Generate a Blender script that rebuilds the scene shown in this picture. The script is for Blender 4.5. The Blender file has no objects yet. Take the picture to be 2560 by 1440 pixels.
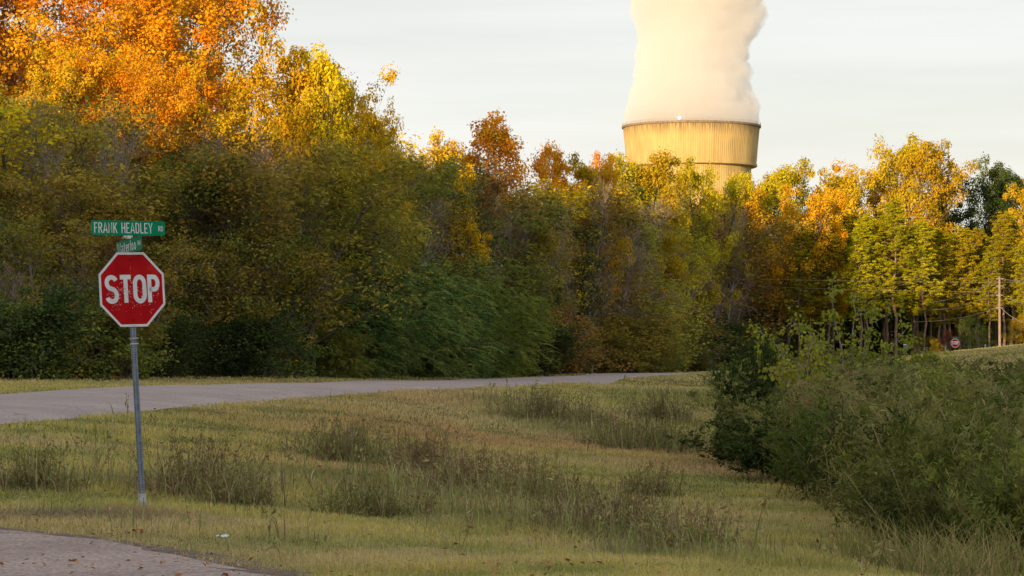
import bpy, math, random
import numpy as np
from mathutils import Vector, Matrix

PI = math.pi
S = bpy.context.scene
COL = S.collection
EYE, F = 1.65, 6400.0
rad = math.radians

# ------------------------------------------------------------------ helpers
def wx(px, Y): return (px - 1280.0) / F * Y
def wz(py, Y): return EYE + (880.0 - py) * Y / F

def link(o, parent=None):
    COL.objects.link(o)
    if parent is not None: o.parent = parent
    return o

def tag(o, label=None, cat=None, group=None, kind=None):
    if label: o['label'] = label
    if cat: o['category'] = cat
    if group: o['group'] = group
    if kind: o['kind'] = kind
    return o

def empty(name, loc, rz=0, label=None, cat=None, group=None):
    o = bpy.data.objects.new(name, None); o.empty_display_size = .2
    o.location = loc; o.rotation_euler = (0, 0, rz)
    return tag(link(o), label, cat, group)

def obj(name, me, parent=None, mat=None):
    o = bpy.data.objects.new(name, me)
    if mat is not None:
        if len(me.materials) == 0: me.materials.append(mat)
        elif me.materials[0] is not mat:
            link(o, parent); o.material_slots[0].link = 'OBJECT'; o.material_slots[0].material = mat
            return o
    return link(o, parent)

class G:
    """collects numpy chunks of geometry: verts, polygons, a per-vertex tone and a material index"""
    def __init__(s): s.V, s.P, s.T, s.C, s.n = [], [], [], [], 0
    def add(s, V, P, tone=None, mi=0, col=None):
        V = np.asarray(V, np.float32).reshape(-1, 3); P = np.asarray(P, np.int32)
        if P.ndim == 1: P = P[None, :]
        s.V.append(V); s.P.append((P + s.n, mi))
        t = np.zeros(len(V), np.float32) if tone is None else np.broadcast_to(np.asarray(tone, np.float32), (len(V),)).copy()
        s.T.append(t)
        if col is not None: s.C.append(np.asarray(col, np.float32))
        s.n += len(V)
    def mesh(s, name, mats=(), smooth=False):
        V = np.concatenate(s.V); me = bpy.data.meshes.new(name)
        L = np.concatenate([p.ravel() for p, _ in s.P]).astype(np.int32)
        cnt = np.concatenate([np.full(len(p), p.shape[1], np.int32) for p, _ in s.P])
        st = np.concatenate([[0], np.cumsum(cnt)[:-1]]).astype(np.int32)
        me.vertices.add(len(V)); me.vertices.foreach_set('co', V.ravel())
        me.loops.add(len(L)); me.loops.foreach_set('vertex_index', L)
        me.polygons.add(len(cnt)); me.polygons.foreach_set('loop_start', st)
        mi = np.concatenate([np.full(len(p), m, np.int32) for p, m in s.P])
        me.polygons.foreach_set('material_index', mi)
        me.polygons.foreach_set('use_smooth', np.full(len(cnt), smooth, bool))
        a = me.attributes.new('tone', 'FLOAT', 'POINT'); a.data.foreach_set('value', np.concatenate(s.T))
        if s.C:
            c = np.concatenate(s.C); c = np.concatenate([c, np.ones((len(c), 1), np.float32)], 1)
            b = me.attributes.new('tint', 'FLOAT_COLOR', 'POINT'); b.data.foreach_set('color', c.ravel())
        for m in mats: me.materials.append(m)
        me.update(calc_edges=True)
        return me
    def box(s, x0, x1, y0, y1, z0, z1, mi=0):
        V = [(x, y, z) for z in (z0, z1) for x, y in ((x0, y0), (x1, y0), (x1, y1), (x0, y1))]
        s.add(V, [(0, 3, 2, 1), (4, 5, 6, 7), (0, 1, 5, 4), (1, 2, 6, 5), (2, 3, 7, 6), (3, 0, 4, 7)], 0, mi)
    def tubes(s, P0, P1, R0, R1, n=5, tone=0., mi=0, cap=False):
        P0 = np.asarray(P0, float).reshape(-1, 3); P1 = np.asarray(P1, float).reshape(-1, 3)
        R0 = np.broadcast_to(np.asarray(R0, float), (len(P0),)); R1 = np.broadcast_to(np.asarray(R1, float), (len(P0),))
        d = P1 - P0; L = np.linalg.norm(d, axis=1, keepdims=True); d = d / np.maximum(L, 1e-9)
        ref = np.where(np.abs(d[:, 2:3]) > .8, np.array([[1., 0, 0]]), np.array([[0, 0, 1.]]))
        u = np.cross(d, ref); u /= np.linalg.norm(u, axis=1, keepdims=True); v = np.cross(d, u)
        a = np.arange(n) * 2 * PI / n
        ring = u[:, None] * np.cos(a)[None, :, None] + v[:, None] * np.sin(a)[None, :, None]
        A = P0[:, None] + ring * R0[:, None, None]; B = P1[:, None] + ring * R1[:, None, None]
        V = np.concatenate([A, B], 1).reshape(-1, 3)
        i = np.arange(n); j = (i + 1) % n
        q = np.stack([i, j, j + n, i + n], 1)
        Q = (q[None] + (np.arange(len(P0)) * 2 * n)[:, None, None]).reshape(-1, 4)
        t = np.repeat(np.broadcast_to(np.asarray(tone, float), (len(P0),)), 2 * n)
        s.add(V, Q[:, ::-1], t, mi)
        if cap:
            for k in range(len(P0)):
                o = s.n - len(V) + k * 2 * n
                s.P.append((np.arange(o + n, o + 2 * n, dtype=np.int32)[None, ::-1], mi))
                s.P.append((np.arange(o, o + n, dtype=np.int32)[None, :], mi))
    def polytube(s, pts, r, n=6, tone=0., mi=0):
        pts = np.asarray(pts, float); r = np.broadcast_to(np.asarray(r, float), (len(pts),))
        s.tubes(pts[:-1], pts[1:], r[:-1], r[1:], n, tone, mi)
    def lathe(s, prof, n=32, mi=0, rib=0.):
        prof = np.asarray(prof, float); a = np.arange(n) * 2 * PI / n
        m = 1 + rib * (np.arange(n) % 2)
        V = np.stack([prof[:, 0][:, None] * np.cos(a) * m, prof[:, 0][:, None] * np.sin(a) * m,
                      np.repeat(prof[:, 1][:, None], n, 1)], 2).reshape(-1, 3)
        i = np.arange(n); j = (i + 1) % n
        Q = np.concatenate([np.stack([k * n + i, k * n + j, (k + 1) * n + j, (k + 1) * n + i], 1) for k in range(len(prof) - 1)])
        s.add(V, Q, 0, mi)
    def leaves(s, C, size, aspect, rng, tone, axis=None, jitter=1., upbias=.3, mi=0, nrm=None):
        """one diamond-shaped leaf at each centre"""
        n = len(C)
        a = rng.normal(size=(n, 3)) * jitter
        if axis is not None: a += axis
        a /= np.linalg.norm(a, axis=1, keepdims=True) + 1e-9
        b = rng.normal(size=(n, 3)); b[:, 2] += upbias
        c = np.cross(a, b); c /= np.linalg.norm(c, axis=1, keepdims=True) + 1e-9
        if nrm is not None:
            c = np.cross(a, nrm); c /= np.linalg.norm(c, axis=1, keepdims=True) + 1e-9
            a = np.cross(c, nrm); a /= np.linalg.norm(a, axis=1, keepdims=True) + 1e-9
        nn = np.cross(a, c)
        l = (size * (.6 + .8 * rng.random(n)))[:, None]; w = l * aspect
        V = np.stack([C - a * l * .5, C + c * w * .5 + nn * l * .08, C + a * l * .5, C - c * w * .5 + nn * l * .08], 1).reshape(-1, 3)
        Q = np.arange(4 * n).reshape(n, 4)
        s.add(V, Q, np.repeat(tone, 4), mi)

def vnoise(x, y, sc, seed=0):
    x = np.asarray(x, float) / sc + seed * 17.31; y = np.asarray(y, float) / sc - seed * 9.77
    xi = np.floor(x).astype(np.int64); yi = np.floor(y).astype(np.int64); fx = x - xi; fy = y - yi
    fx = fx * fx * (3 - 2 * fx); fy = fy * fy * (3 - 2 * fy)
    def h(a, b):
        v = np.sin(a * 127.1 + b * 311.7 + seed * 74.7) * 43758.5453
        return v - np.floor(v)
    return (h(xi, yi) * (1 - fx) + h(xi + 1, yi) * fx) * (1 - fy) + (h(xi, yi + 1) * (1 - fx) + h(xi + 1, yi + 1) * fx) * fy
def fbm(x, y, sc, seed=0, o=3):
    return sum(vnoise(x, y, sc / 2 ** k, seed + k) / 2 ** k for k in range(o)) / sum(1 / 2 ** k for k in range(o))

# ------------------------------------------------------------------ materials
def mat(name):
    m = bpy.data.materials.new(name); m.use_nodes = True
    nt = m.node_tree; nt.nodes.clear()
    out = nt.nodes.new('ShaderNodeOutputMaterial')
    return m, nt, out
def N(nt, t, **kw):
    n = nt.nodes.new('ShaderNode' + t)
    for k, v in kw.items():
        if k.startswith('i_'): n.inputs[k[2:].replace('_', ' ')].default_value = v
        else: setattr(n, k, v)
    return n
def ramp(nt, stops, interp='LINEAR'):
    r = N(nt, 'ValToRGB'); r.color_ramp.interpolation = interp
    e = r.color_ramp.elements
    while len(e) < len(stops): e.new(.5)
    for k, (p, c) in enumerate(stops): e[k].position = p; e[k].color = (*c, 1) if len(c) == 3 else c
    return r
def leafmat(name, cols, trans=.3, vary=.35, hue=.02, tint=False):
    m, nt, out = mat(name); L = nt.links.new
    if tint:
        at = N(nt, 'Attribute', attribute_name='tint'); csock = at.outputs['Color']
    else:
        at = N(nt, 'Attribute', attribute_name='tone')
        r = ramp(nt, [(i / (len(cols) - 1), c) for i, c in enumerate(cols)]); L(at.outputs['Fac'], r.inputs[0]); csock = r.outputs[0]
    oi = N(nt, 'ObjectInfo')
    mv = N(nt, 'MapRange'); mv.inputs['To Min'].default_value = 1 - vary; mv.inputs['To Max'].default_value = 1 + vary * .7
    L(oi.outputs['Random'], mv.inputs['Value'])
    mu = N(nt, 'Math', operation='MULTIPLY'); mu.inputs[1].default_value = 7.31; L(oi.outputs['Random'], mu.inputs[0])
    fr = N(nt, 'Math', operation='FRACT'); L(mu.outputs[0], fr.inputs[0])
    mh = N(nt, 'MapRange'); mh.inputs['To Min'].default_value = .5 - hue; mh.inputs['To Max'].default_value = .5 + hue; L(fr.outputs[0], mh.inputs['Value'])
    hs = N(nt, 'HueSaturation'); L(mv.outputs[0], hs.inputs['Value']); L(mh.outputs[0], hs.inputs['Hue']); L(csock, hs.inputs['Color'])
    d = N(nt, 'BsdfDiffuse'); t = N(nt, 'BsdfTranslucent'); L(hs.outputs[0], d.inputs[0]); L(hs.outputs[0], t.inputs[0])
    mx = N(nt, 'MixShader'); mx.inputs[0].default_value = trans; L(d.outputs[0], mx.inputs[1]); L(t.outputs[0], mx.inputs[2])
    L(mx.outputs[0], out.inputs[0]); return m
def simple(name, col, rough=.7, metal=0., noise=None, spec=.3, bump=0.):
    """noise = (scale, colour2, detail) mixes a second colour through object-space noise"""
    m, nt, out = mat(name); L = nt.links.new
    b = N(nt, 'BsdfPrincipled'); b.inputs['Roughness'].default_value = rough; b.inputs['Metallic'].default_value = metal
    b.inputs['Specular IOR Level'].default_value = spec; b.inputs['Base Color'].default_value = (*col, 1)
    if noise:
        tc = N(nt, 'TexCoord'); nz = N(nt, 'TexNoise'); nz.inputs['Scale'].default_value = noise[0]; nz.inputs['Detail'].default_value = noise[2] if len(noise) > 2 else 4
        L(tc.outputs['Object'], nz.inputs['Vector'])
        r = ramp(nt, [(.35, col), (.65, noise[1])]); L(nz.outputs[0], r.inputs[0]); L(r.outputs[0], b.inputs['Base Color'])
        if bump:
            bp = N(nt, 'Bump'); bp.inputs['Strength'].default_value = bump; bp.inputs['Distance'].default_value = .02; L(nz.outputs[0], bp.inputs['Height']); L(bp.outputs[0], b.inputs['Normal'])
    L(b.outputs[0], out.inputs[0]); return m

M = {}
M['bark'] = simple('bark', (.09, .07, .055), .9, noise=(3., (.2, .16, .13)), bump=.6)
M['palebark'] = simple('pale_bark', (.2, .17, .15), .9, noise=(3., (.4, .34, .31)), bump=.5)
M['pinebark'] = simple('pine_bark', (.16, .1, .07), .9, noise=(2., (.3, .2, .15)), bump=.5)
M['orange'] = leafmat('orange_leaves', [(.6, .2, .008), (.78, .32, .012), (.84, .44, .02), (.55, .38, .02)], .25, .1)
M['rust'] = leafmat('rust_leaves', [(.42, .13, .015), (.64, .24, .03), (.66, .36, .04)], .25, .15)
M['yellow'] = leafmat('yellow_leaves', [(.4, .28, .012), (.64, .44, .018), (.78, .52, .02), (.46, .4, .02)], .25, .12)
M['olive'] = leafmat('olive_leaves', [(.09, .085, .014), (.27, .23, .034), (.4, .29, .05), (.22, .25, .045)], .3, .42, .018)
M['oliveg'] = leafmat('green_olive_leaves', [(.07, .09, .018), (.18, .22, .045), (.32, .33, .055)], .3, .4, .03)
M['russet'] = leafmat('russet_leaves', [(.15, .09, .03), (.33, .19, .05), (.32, .23, .06)], .3, .35, .02)
M['fern'] = leafmat('fern_leaves', [(.05, .08, .025), (.12, .2, .055), (.21, .3, .075), (.3, .28, .07)], .25, .2)
M['darkleaf'] = leafmat('dark_leaves', [(.03, .045, .015), (.06, .09, .026), (.11, .13, .035)], .2, .25)
M['oak'] = leafmat('oak_leaves', [(.28, .25, .018), (.5, .41, .02), (.64, .46, .022), (.38, .36, .022)], .25, .15)
M['pine'] = leafmat('pine_needles', [(.13, .16, .01), (.36, .33, .012), (.62, .48, .014)], .2, .22)
M['limeleaf'] = leafmat('lime_leaves', [(.2, .23, .03), (.33, .35, .04), (.42, .38, .045)], .4, .1)
M['maroon'] = leafmat('maroon_leaves', [(.11, .025, .022), (.19, .05, .04)], .3, .1)
M['cane'] = leafmat('cane_leaves', [(.04, .055, .018), (.14, .155, .04), (.27, .25, .08), (.11, .16, .045)], .3, .3)
M['tan'] = leafmat('tan_stalks', [(.25, .19, .09), (.42, .33, .17)], .15, .2)
M['weed'] = leafmat('weed_leaves', [(.2, .14, .07), (.3, .23, .1), (.28, .31, .09), (.48, .4, .2)], .3, .2)
M['grass'] = leafmat('grass_blades', None, .35, 0., 0., tint=True)

# ------------------------------------------------------------------ terrain
CP = [  # photograph column, row, distance -> ground point
 (0, 1440, 19), (600, 1440, 18.9), (1300, 1440, 19), (2000, 1440, 19.6), (2560, 1445, 23.5), (0, 1335, 23.2), (400, 1388, 20.8),
 (362, 1275, 26.5), (0, 1250, 28), (-300, 1250, 28), (900, 1290, 29.5), (600, 1290, 27.5), (1600, 1390, 25), (2200, 1335, 30), (1200, 1330, 27),
 (500, 1150, 38), (1000, 1180, 39), (1000, 1080, 51), (1500, 1150, 45), (1300, 1080, 56), (1500, 1010, 76), (1700, 1100, 58),
 (1700, 965, 122), (1750, 1020, 82), (1750, 1150, 48), (200, 1130, 36),
 (0, 1067, 41), (0, 989, 56), (500, 1016, 53), (500, 966, 73), (1000, 978, 70), (1000, 955, 100), (1200, 968, 82), (1200, 949, 118), (1400, 959, 100), (1400, 943.6, 144),
 (750, 960.5, 86), (750, 996, 61), (750, 941, 101), (1100, 952, 108), (1300, 946.5, 130), (1560, 946, 125), (1560, 938.5, 174), (1700, 938, 155), (1700, 933.5, 205), (1830, 932, 195), (1830, 929, 232), (-400, 1085, 38), (-400, 1000, 52),
 (0, 948, 75), (-400, 955, 72), (600, 942, 92), (1000, 939, 112), (1400, 933.5, 158), (1700, 929.5, 218), (1900, 925, 258),
 (2250, 893, 180), (2560, 866, 192), (2380, 884, 190), (2700, 857, 195), (2560, 905, 130), (2250, 905, 140), (2800, 890, 120)]
EXTRA = [(8, 50, -.75), (12, 62, -.7), (9, 34, -.8), (14, 80, -.3), (5.6, 28, -.6), (16, 40, -.6), (20, 60, -.4), (12, 100, .1), (30, 90, .4),
 (-3, 10, 0), (4, 10, 0), (0, 2, 0), (8, 14, -.1), (15, 20, -.4), (-12, 14, 0), (-16, 30, .2),
 (-20, 110, .9), (30, 265, .3), (45, 250, .9), (60, 255, 1.6), (20, 290, .3), (80, 300, 1.6), (-60, 150, 1.), (-20, 300, .8), (120, 250, 2.4), (38, 225, .35)]
_c = [(wx(a, Y), Y, wz(b, Y)) for a, b, Y in CP] + EXTRA
_c = np.array(_c)
def uv(X, Y):
    Yc = np.maximum(Y, 0) + 12.
    return np.stack([np.asarray(X) / Yc * 1.6, np.log(Yc)], -1)
_u = uv(_c[:, 0], _c[:, 1])
def _k(r): return np.where(r > 1e-9, r * r * np.log(np.maximum(r, 1e-9)), 0.)
_n = len(_c)
_A = np.zeros((_n + 3, _n + 3)); _A[:_n, :_n] = _k(np.linalg.norm(_u[:, None] - _u[None], axis=2)) + np.eye(_n) * 2e-4
_A[:_n, _n] = 1; _A[:_n, _n + 1:] = _u; _A[_n, :_n] = 1; _A[_n + 1:, :_n] = _u.T
_w = np.linalg.solve(_A, np.concatenate([_c[:, 2], [0, 0, 0]]))
# unseen ridge behind the camera, square to the sun, shaped to cast shade
SAZ = rad(27); SEL = rad(6.5); DX, DY = math.sin(SAZ), math.cos(SAZ)
def shade_ridge_h(c):
    return np.interp(c, [-400, -200, -130, -95, -86, -78, -68, -60, -54, -45, -20, 60, 200], [22, 36, 46, 48, 44, 38.5, 27.5, 25.5, 27.5, 31, 25, 18, 8])
def Z(X, Y):
    X = np.asarray(X, float); Y = np.asarray(Y, float); sh = X.shape
    X = X.ravel(); Y = Y.ravel(); out = np.zeros(len(X))
    for i in range(0, len(X), 20000):
        x = X[i:i + 20000]; y = Y[i:i + 20000]
        q = uv(np.clip(x, -90, 130), np.clip(y, 0, 330)); q[:, 0] = np.clip(q[:, 0], -1.1, 1.1)
        z = _k(np.linalg.norm(q[:, None] - _u[None], axis=2)) @ _w[:_n] + _w[_n] + q @ _w[_n + 1:]
        far = np.clip((y - 320) / 500, 0, 1); z = z * (1 - far) - 24 * far * far * (3 - 2 * far)
        s = x * DX + y * DY; c = x * DY - y * DX
        g = np.clip(1 - np.abs(s + 110) / 85, 0, 1); g = g * g * (3 - 2 * g)
        out[i:i + 20000] = np.clip(z, -30, 4) + g * shade_ridge_h(c)
    return out.reshape(sh)
def z1(x, y): return float(Z(np.array([x]), np.array([y]))[0])

def axis_pts(lo, hi, a, b, step, grow=1.18):
    p = list(np.arange(a, b + 1e-6, step)); s = step; x = b
    while x < hi: s *= grow; x += s; p.append(min(x, hi))
    s = step; x = a
    while x > lo: s *= grow; x -= s; p.insert(0, max(x, lo))
    return np.array(sorted(set(p)))
gx = axis_pts(-5000, 5000, -22, 60, .8, 1.22); gy = axis_pts(-3000, 7000, 8, 240, .8, 1.2)
XX, YY = np.meshgrid(gx, gy, indexing='xy'); ZZ = Z(XX, YY)
nz_ = fbm(XX, YY, 2.2, 3) - .5
ZZ = ZZ + np.where((YY > 10) & (YY < 300), nz_ * .05, 0)
gm, nt, out = mat('turf_soil'); L = nt.links.new
tc = N(nt, 'TexCoord'); a = N(nt, 'TexNoise'); a.inputs['Scale'].default_value = .35; a.inputs['Detail'].default_value = 8
b = N(nt, 'TexNoise'); b.inputs['Scale'].default_value = 9.; b.inputs['Detail'].default_value = 6
L(tc.outputs['Object'], a.inputs['Vector']); L(tc.outputs['Object'], b.inputs['Vector'])
r1 = ramp(nt, [(.3, (.12, .12, .035)), (.5, (.2, .17, .06)), (.7, (.24, .16, .08))]); r2 = ramp(nt, [(.3, (.35, .35, .35)), (.7, (1, 1, 1))])
L(a.outputs[0], r1.inputs[0]); L(b.outputs[0], r2.inputs[0])
mx = N(nt, 'MixRGB', blend_type='MULTIPLY'); mx.inputs[0].default_value = 1; L(r1.outputs[0], mx.inputs[1]); L(r2.outputs[0], mx.inputs[2])
d = N(nt, 'BsdfDiffuse'); L(mx.outputs[0], d.inputs[0]); L(d.outputs[0], out.inputs[0])
g = G(); nx, ny = len(gx), len(gy)
idx = np.arange(nx * ny).reshape(ny, nx)
g.add(np.stack([XX, YY, ZZ], 2).reshape(-1, 3), np.stack([idx[:-1, :-1], idx[:-1, 1:], idx[1:, 1:], idx[1:, :-1]], 2).reshape(-1, 4))
tag(obj('ground', g.mesh('ground', [gm], True)), 'rolling grassy ground with shallow ditches', None, None, 'structure')

# ------------------------------------------------------------------ roads
def asphalt(name, c1, c2, crack, speck=.5):
    m, nt, out = mat(name); L = nt.links.new
    tc = N(nt, 'TexCoord'); a = N(nt, 'TexNoise'); a.inputs['Scale'].default_value = .5; a.inputs['Detail'].default_value = 9; a.inputs['Roughness'].default_value = .65
    v = N(nt, 'TexVoronoi'); v.inputs['Scale'].default_value = 38.; n2 = N(nt, 'TexNoise'); n2.inputs['Scale'].default_value = 45.; n2.inputs['Detail'].default_value = 3
    for q in (a, v, n2): L(tc.outputs['Object'], q.inputs['Vector'])
    r = ramp(nt, [(.35, c1), (.65, c2)]); L(a.outputs[0], r.inputs[0])
    rv = ramp(nt, [(.1, (.3, .3, .3)), (.5, (.95, .95, .95)), (.9, (1.9, 1.8, 1.75))]); L(v.outputs['Color'], rv.inputs[0])
    mx = N(nt, 'MixRGB', blend_type='MULTIPLY'); mx.inputs[0].default_value = speck; L(r.outputs[0], mx.inputs[1]); L(rv.outputs[0], mx.inputs[2])
    # cracks
    wv = N(nt, 'TexVoronoi', feature='DISTANCE_TO_EDGE'); wv.inputs['Scale'].default_value = crack
    wn = N(nt, 'TexNoise'); wn.inputs['Scale'].default_value = 1.5; wn.inputs['Detail'].default_value = 5; L(tc.outputs['Object'], wn.inputs['Vector'])
    va = N(nt, 'VectorMath', operation='MULTIPLY_ADD'); va.inputs[1].default_value = (1.2, 1.2, 1.2); L(wn.outputs['Color'], va.inputs[0]); L(tc.outputs['Object'], va.inputs[2]); L(va.outputs[0], wv.inputs['Vector'])
    rc = ramp(nt, [(.0, (.45, .42, .4)), (.012, (1, 1, 1))]); L(wv.outputs['Distance'], rc.inputs[0])
    m2 = N(nt, 'MixRGB', blend_type='MULTIPLY'); m2.inputs[0].default_value = .7; L(mx.outputs[0], m2.inputs[1]); L(rc.outputs[0], m2.inputs[2])
    p = N(nt, 'BsdfPrincipled'); p.inputs['Roughness'].default_value = .9; p.inputs['Specular IOR Level'].default_value = .15; L(m2.outputs[0], p.inputs['Base Color'])
    bp = N(nt, 'Bump'); bp.inputs['Strength'].default_value = .5; bp.inputs['Distance'].default_value = .01; L(v.outputs['Distance'], bp.inputs['Height']); L(bp.outputs[0], p.inputs['Normal'])
    L(p.outputs[0], out.inputs[0]); return m
M['road'] = asphalt('worn_asphalt', (.29, .235, .215), (.37, .3, .275), .3, .3)
M['road2'] = asphalt('coarse_asphalt', (.25, .19, .165), (.35, .27, .235), .2)

def spline(pts, n):
    pts = np.array(pts, float); t = np.concatenate([[0], np.cumsum(np.linalg.norm(np.diff(pts, axis=0), axis=1))]); t /= t[-1]
    # catmull-rom through pts
    m = np.gradient(pts, t, axis=0); q = np.linspace(0, 1, n); k = np.clip(np.searchsorted(t, q, 'right') - 1, 0, len(t) - 2)
    h = (t[k + 1] - t[k])[:, None]; s = ((q - t[k])[:, None]) / h
    return (2 * s**3 - 3 * s**2 + 1) * pts[k] + (s**3 - 2 * s**2 + s) * h * m[k] + (-2 * s**3 + 3 * s**2) * pts[k + 1] + (s**3 - s**2) * h * m[k + 1]
near_e = [(-10.2, 27), (wx(-150, 36), 36.)] + [(wx(p, Y), Y) for p, Y in ((0, 41), (500, 53), (750, 61), (1000, 70), (1200, 82), (1400, 100), (1560, 125), (1700, 155), (1830, 195))] + [(28, 225), (50, 245), (90, 258)]
far_e = [(-17.5, 31), (wx(-150, 52), 52.)] + [(wx(p, Y), Y) for p, Y in ((0, 56), (500, 73), (750, 86), (1000, 100), (1200, 118), (1400, 144), (1560, 174), (1700, 205), (1830, 232))] + [(31, 252), (52, 262), (90, 270)]
NE, FE = spline(near_e, 320), spline(far_e, 320)
k = np.linspace(0, 1, 13)[None, :, None]
R = NE[:, None] * (1 - k) + FE[:, None] * k
RZ = Z(R[..., 0], R[..., 1]) + .045 + .05 * (1 - (2 * k[..., 0] - 1) ** 2)
RZ[:, 0] -= .05; RZ[:, -1] -= .05
g = G(); i2 = np.arange(320 * 13).reshape(320, 13)
g.add(np.concatenate([R, RZ[..., None]], 2).reshape(-1, 3), np.stack([i2[:-1, :-1], i2[:-1, 1:], i2[1:, 1:], i2[1:, :-1]], 2).reshape(-1, 4)[:, ::-1])
tag(obj('road', g.mesh('road', [M['road']], True)), 'worn grey two lane road curving away along the woods', None, None, 'structure')
edge = spline([(-12, 34), (-9.2, 30), (-6.6, 26.3), (-4.66, 23.3), (-3.78, 22.4), (-2.86, 20.8), (-2.04, 19.2), (-1., 17.4), (2, 14.2), (7, 11), (16, 7.5), (30, 5)], 120)
back = edge + np.array([-9., -9.]) ; back[:, 1] = np.minimum(back[:, 1], edge[:, 1] - 8)
R = edge[:, None] * (1 - k) + back[:, None] * k
RZ = Z(R[..., 0], R[..., 1]) + .05; RZ[:, 0] -= .012
g = G(); i2 = np.arange(120 * 13).reshape(120, 13)
g.add(np.concatenate([R, RZ[..., None]], 2).reshape(-1, 3), np.stack([i2[:-1, :-1], i2[:-1, 1:], i2[1:, 1:], i2[1:, :-1]], 2).reshape(-1, 4))
tag(obj('side_road', g.mesh('side_road', [M['road2']], True)), 'coarse pinkish grey asphalt of the side road in the foreground', None, None, 'structure')
# bare gravelly soil beside the side road
M['soil'] = simple('gravelly_soil', (.1, .07, .055), 1., noise=(14., (.2, .15, .125), 8), spec=.05, bump=.8)
nrm = np.gradient(edge, axis=0); nrm = np.stack([-nrm[:, 1], nrm[:, 0]], 1); nrm /= np.linalg.norm(nrm, axis=1, keepdims=True); nrm *= -1
wd = .28 + .35 * vnoise(np.arange(120), np.arange(120) * 0, 7, 5)
k5 = np.linspace(-.8, 1, 8)[None, :, None]
R = edge[:, None] + (-nrm)[:, None] * (wd[:, None, None] * k5) * (1 if ((-nrm)[60] @ (edge[60] - back[60])) > 0 else -1)
RZ = Z(R[..., 0], R[..., 1]) + np.array([.03, .032, .034, .036, .034, .03, .02, -.03])[None] + .014 * (vnoise(R[..., 0], R[..., 1], .12, 2) - .5)
g = G(); i2 = np.arange(120 * 8).reshape(120, 8)
g.add(np.concatenate([R, RZ[..., None]], 2).reshape(-1, 3), np.stack([i2[:-1, :-1], i2[:-1, 1:], i2[1:, 1:], i2[1:, :-1]], 2).reshape(-1, 4))
tag(obj('gravel_shoulder', g.mesh('gravel_shoulder', [M['soil']], True)), 'thin strip of bare brown soil along the side road', None, None, 'structure')

def in_poly(x, y, poly):
    c = np.zeros(len(x), bool); n = len(poly); j = n - 1
    for i in range(n):
        xi, yi = poly[i]; xj, yj = poly[j]
        if yi != yj: c ^= ((yi > y) != (yj > y)) & (x < (xj - xi) * (y - yi) / (yj - yi) + xi)
        j = i
    return c
road_poly = np.concatenate([NE[::6], FE[::-6]]); side_poly = np.concatenate([edge[::3], back[::-3]])

def ground_Y(px, py, lo=15., hi=300.):
    Ys = np.exp(np.linspace(math.log(lo), math.log(hi), 500)); zg = Z((px - 1280) / F * Ys, Ys); row = 880 - (zg - EYE) * F / Ys
    k = np.argmax(row < py); return float(Ys[k]) if row[k] < py else hi
# ------------------------------------------------------------------ grass
rng = np.random.default_rng(4)
def gpt(px, py): Y = ground_Y(px, py); return (wx(px, Y), Y)
TH = [gpt(1850, 1120), gpt(1900, 1180), gpt(2010, 1245), gpt(2200, 1315), gpt(2330, 1390), gpt(2450, 1440), (14, 24), (30, 40), (34, 100), (20, 118), (14, 108), (9.4, 100), gpt(1900, 985), gpt(1850, 1060)]
TH = np.array(TH)
# woodland edge line (front of the trees)
WE = np.array([(wx(a, Y), Y) for a, Y in ((-900, 62), (-400, 70), (0, 75), (600, 92), (1000, 112), (1400, 158), (1700, 219), (1900, 258), (2100, 250), (2250, 243), (2600, 232), (3000, 225))])
def wood_Y(x): return np.interp(x, WE[:, 0], WE[:, 1])
def grass_pts(n, y0, y1, u0=-.25, u1=.25):
    Y = np.exp(rng.uniform(math.log(y0), math.log(y1), n)); X = rng.uniform(u0, u1, n) * Y
    ok = ~in_poly(X, Y, road_poly) & ~in_poly(X, Y, side_poly) & (Y < wood_Y(X) + 3)
    return X[ok], Y[ok]
def blades(g, X, Y, Zb, h, w, col, rng, bend=.5):
    n = len(X); az = rng.uniform(0, 2 * PI, n); tilt = rng.normal(0, bend, n)
    dx, dy = np.cos(az) * tilt, np.sin(az) * tilt
    fa = rng.normal(0, .6, n); wxv, wyv = np.cos(fa) * w * .5, np.sin(fa) * w * .5
    B = np.stack([X, Y, Zb], 1)
    m = B + np.stack([dx * h * .3, dy * h * .3, h * .6], 1)
    t = B + np.stack([dx * h, dy * h, h * (1 - .25 * np.minimum(np.abs(tilt), 1.2))], 1)
    W = np.stack([wxv, wyv, 0 * wxv], 1)
    V = np.stack([B - W, B + W, m + W * .75, m - W * .75, t], 1).reshape(-1, 3)
    o = np.arange(n) * 5
    c = np.repeat(col, 5, axis=0)
    g.add(V, np.stack([o, o + 1, o + 2, o + 3], 1), 0, 0, c)
    g.P.append((np.stack([o + 3, o + 2, o + 4], 1).astype(np.int32) + (g.n - len(V)), 0))
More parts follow.
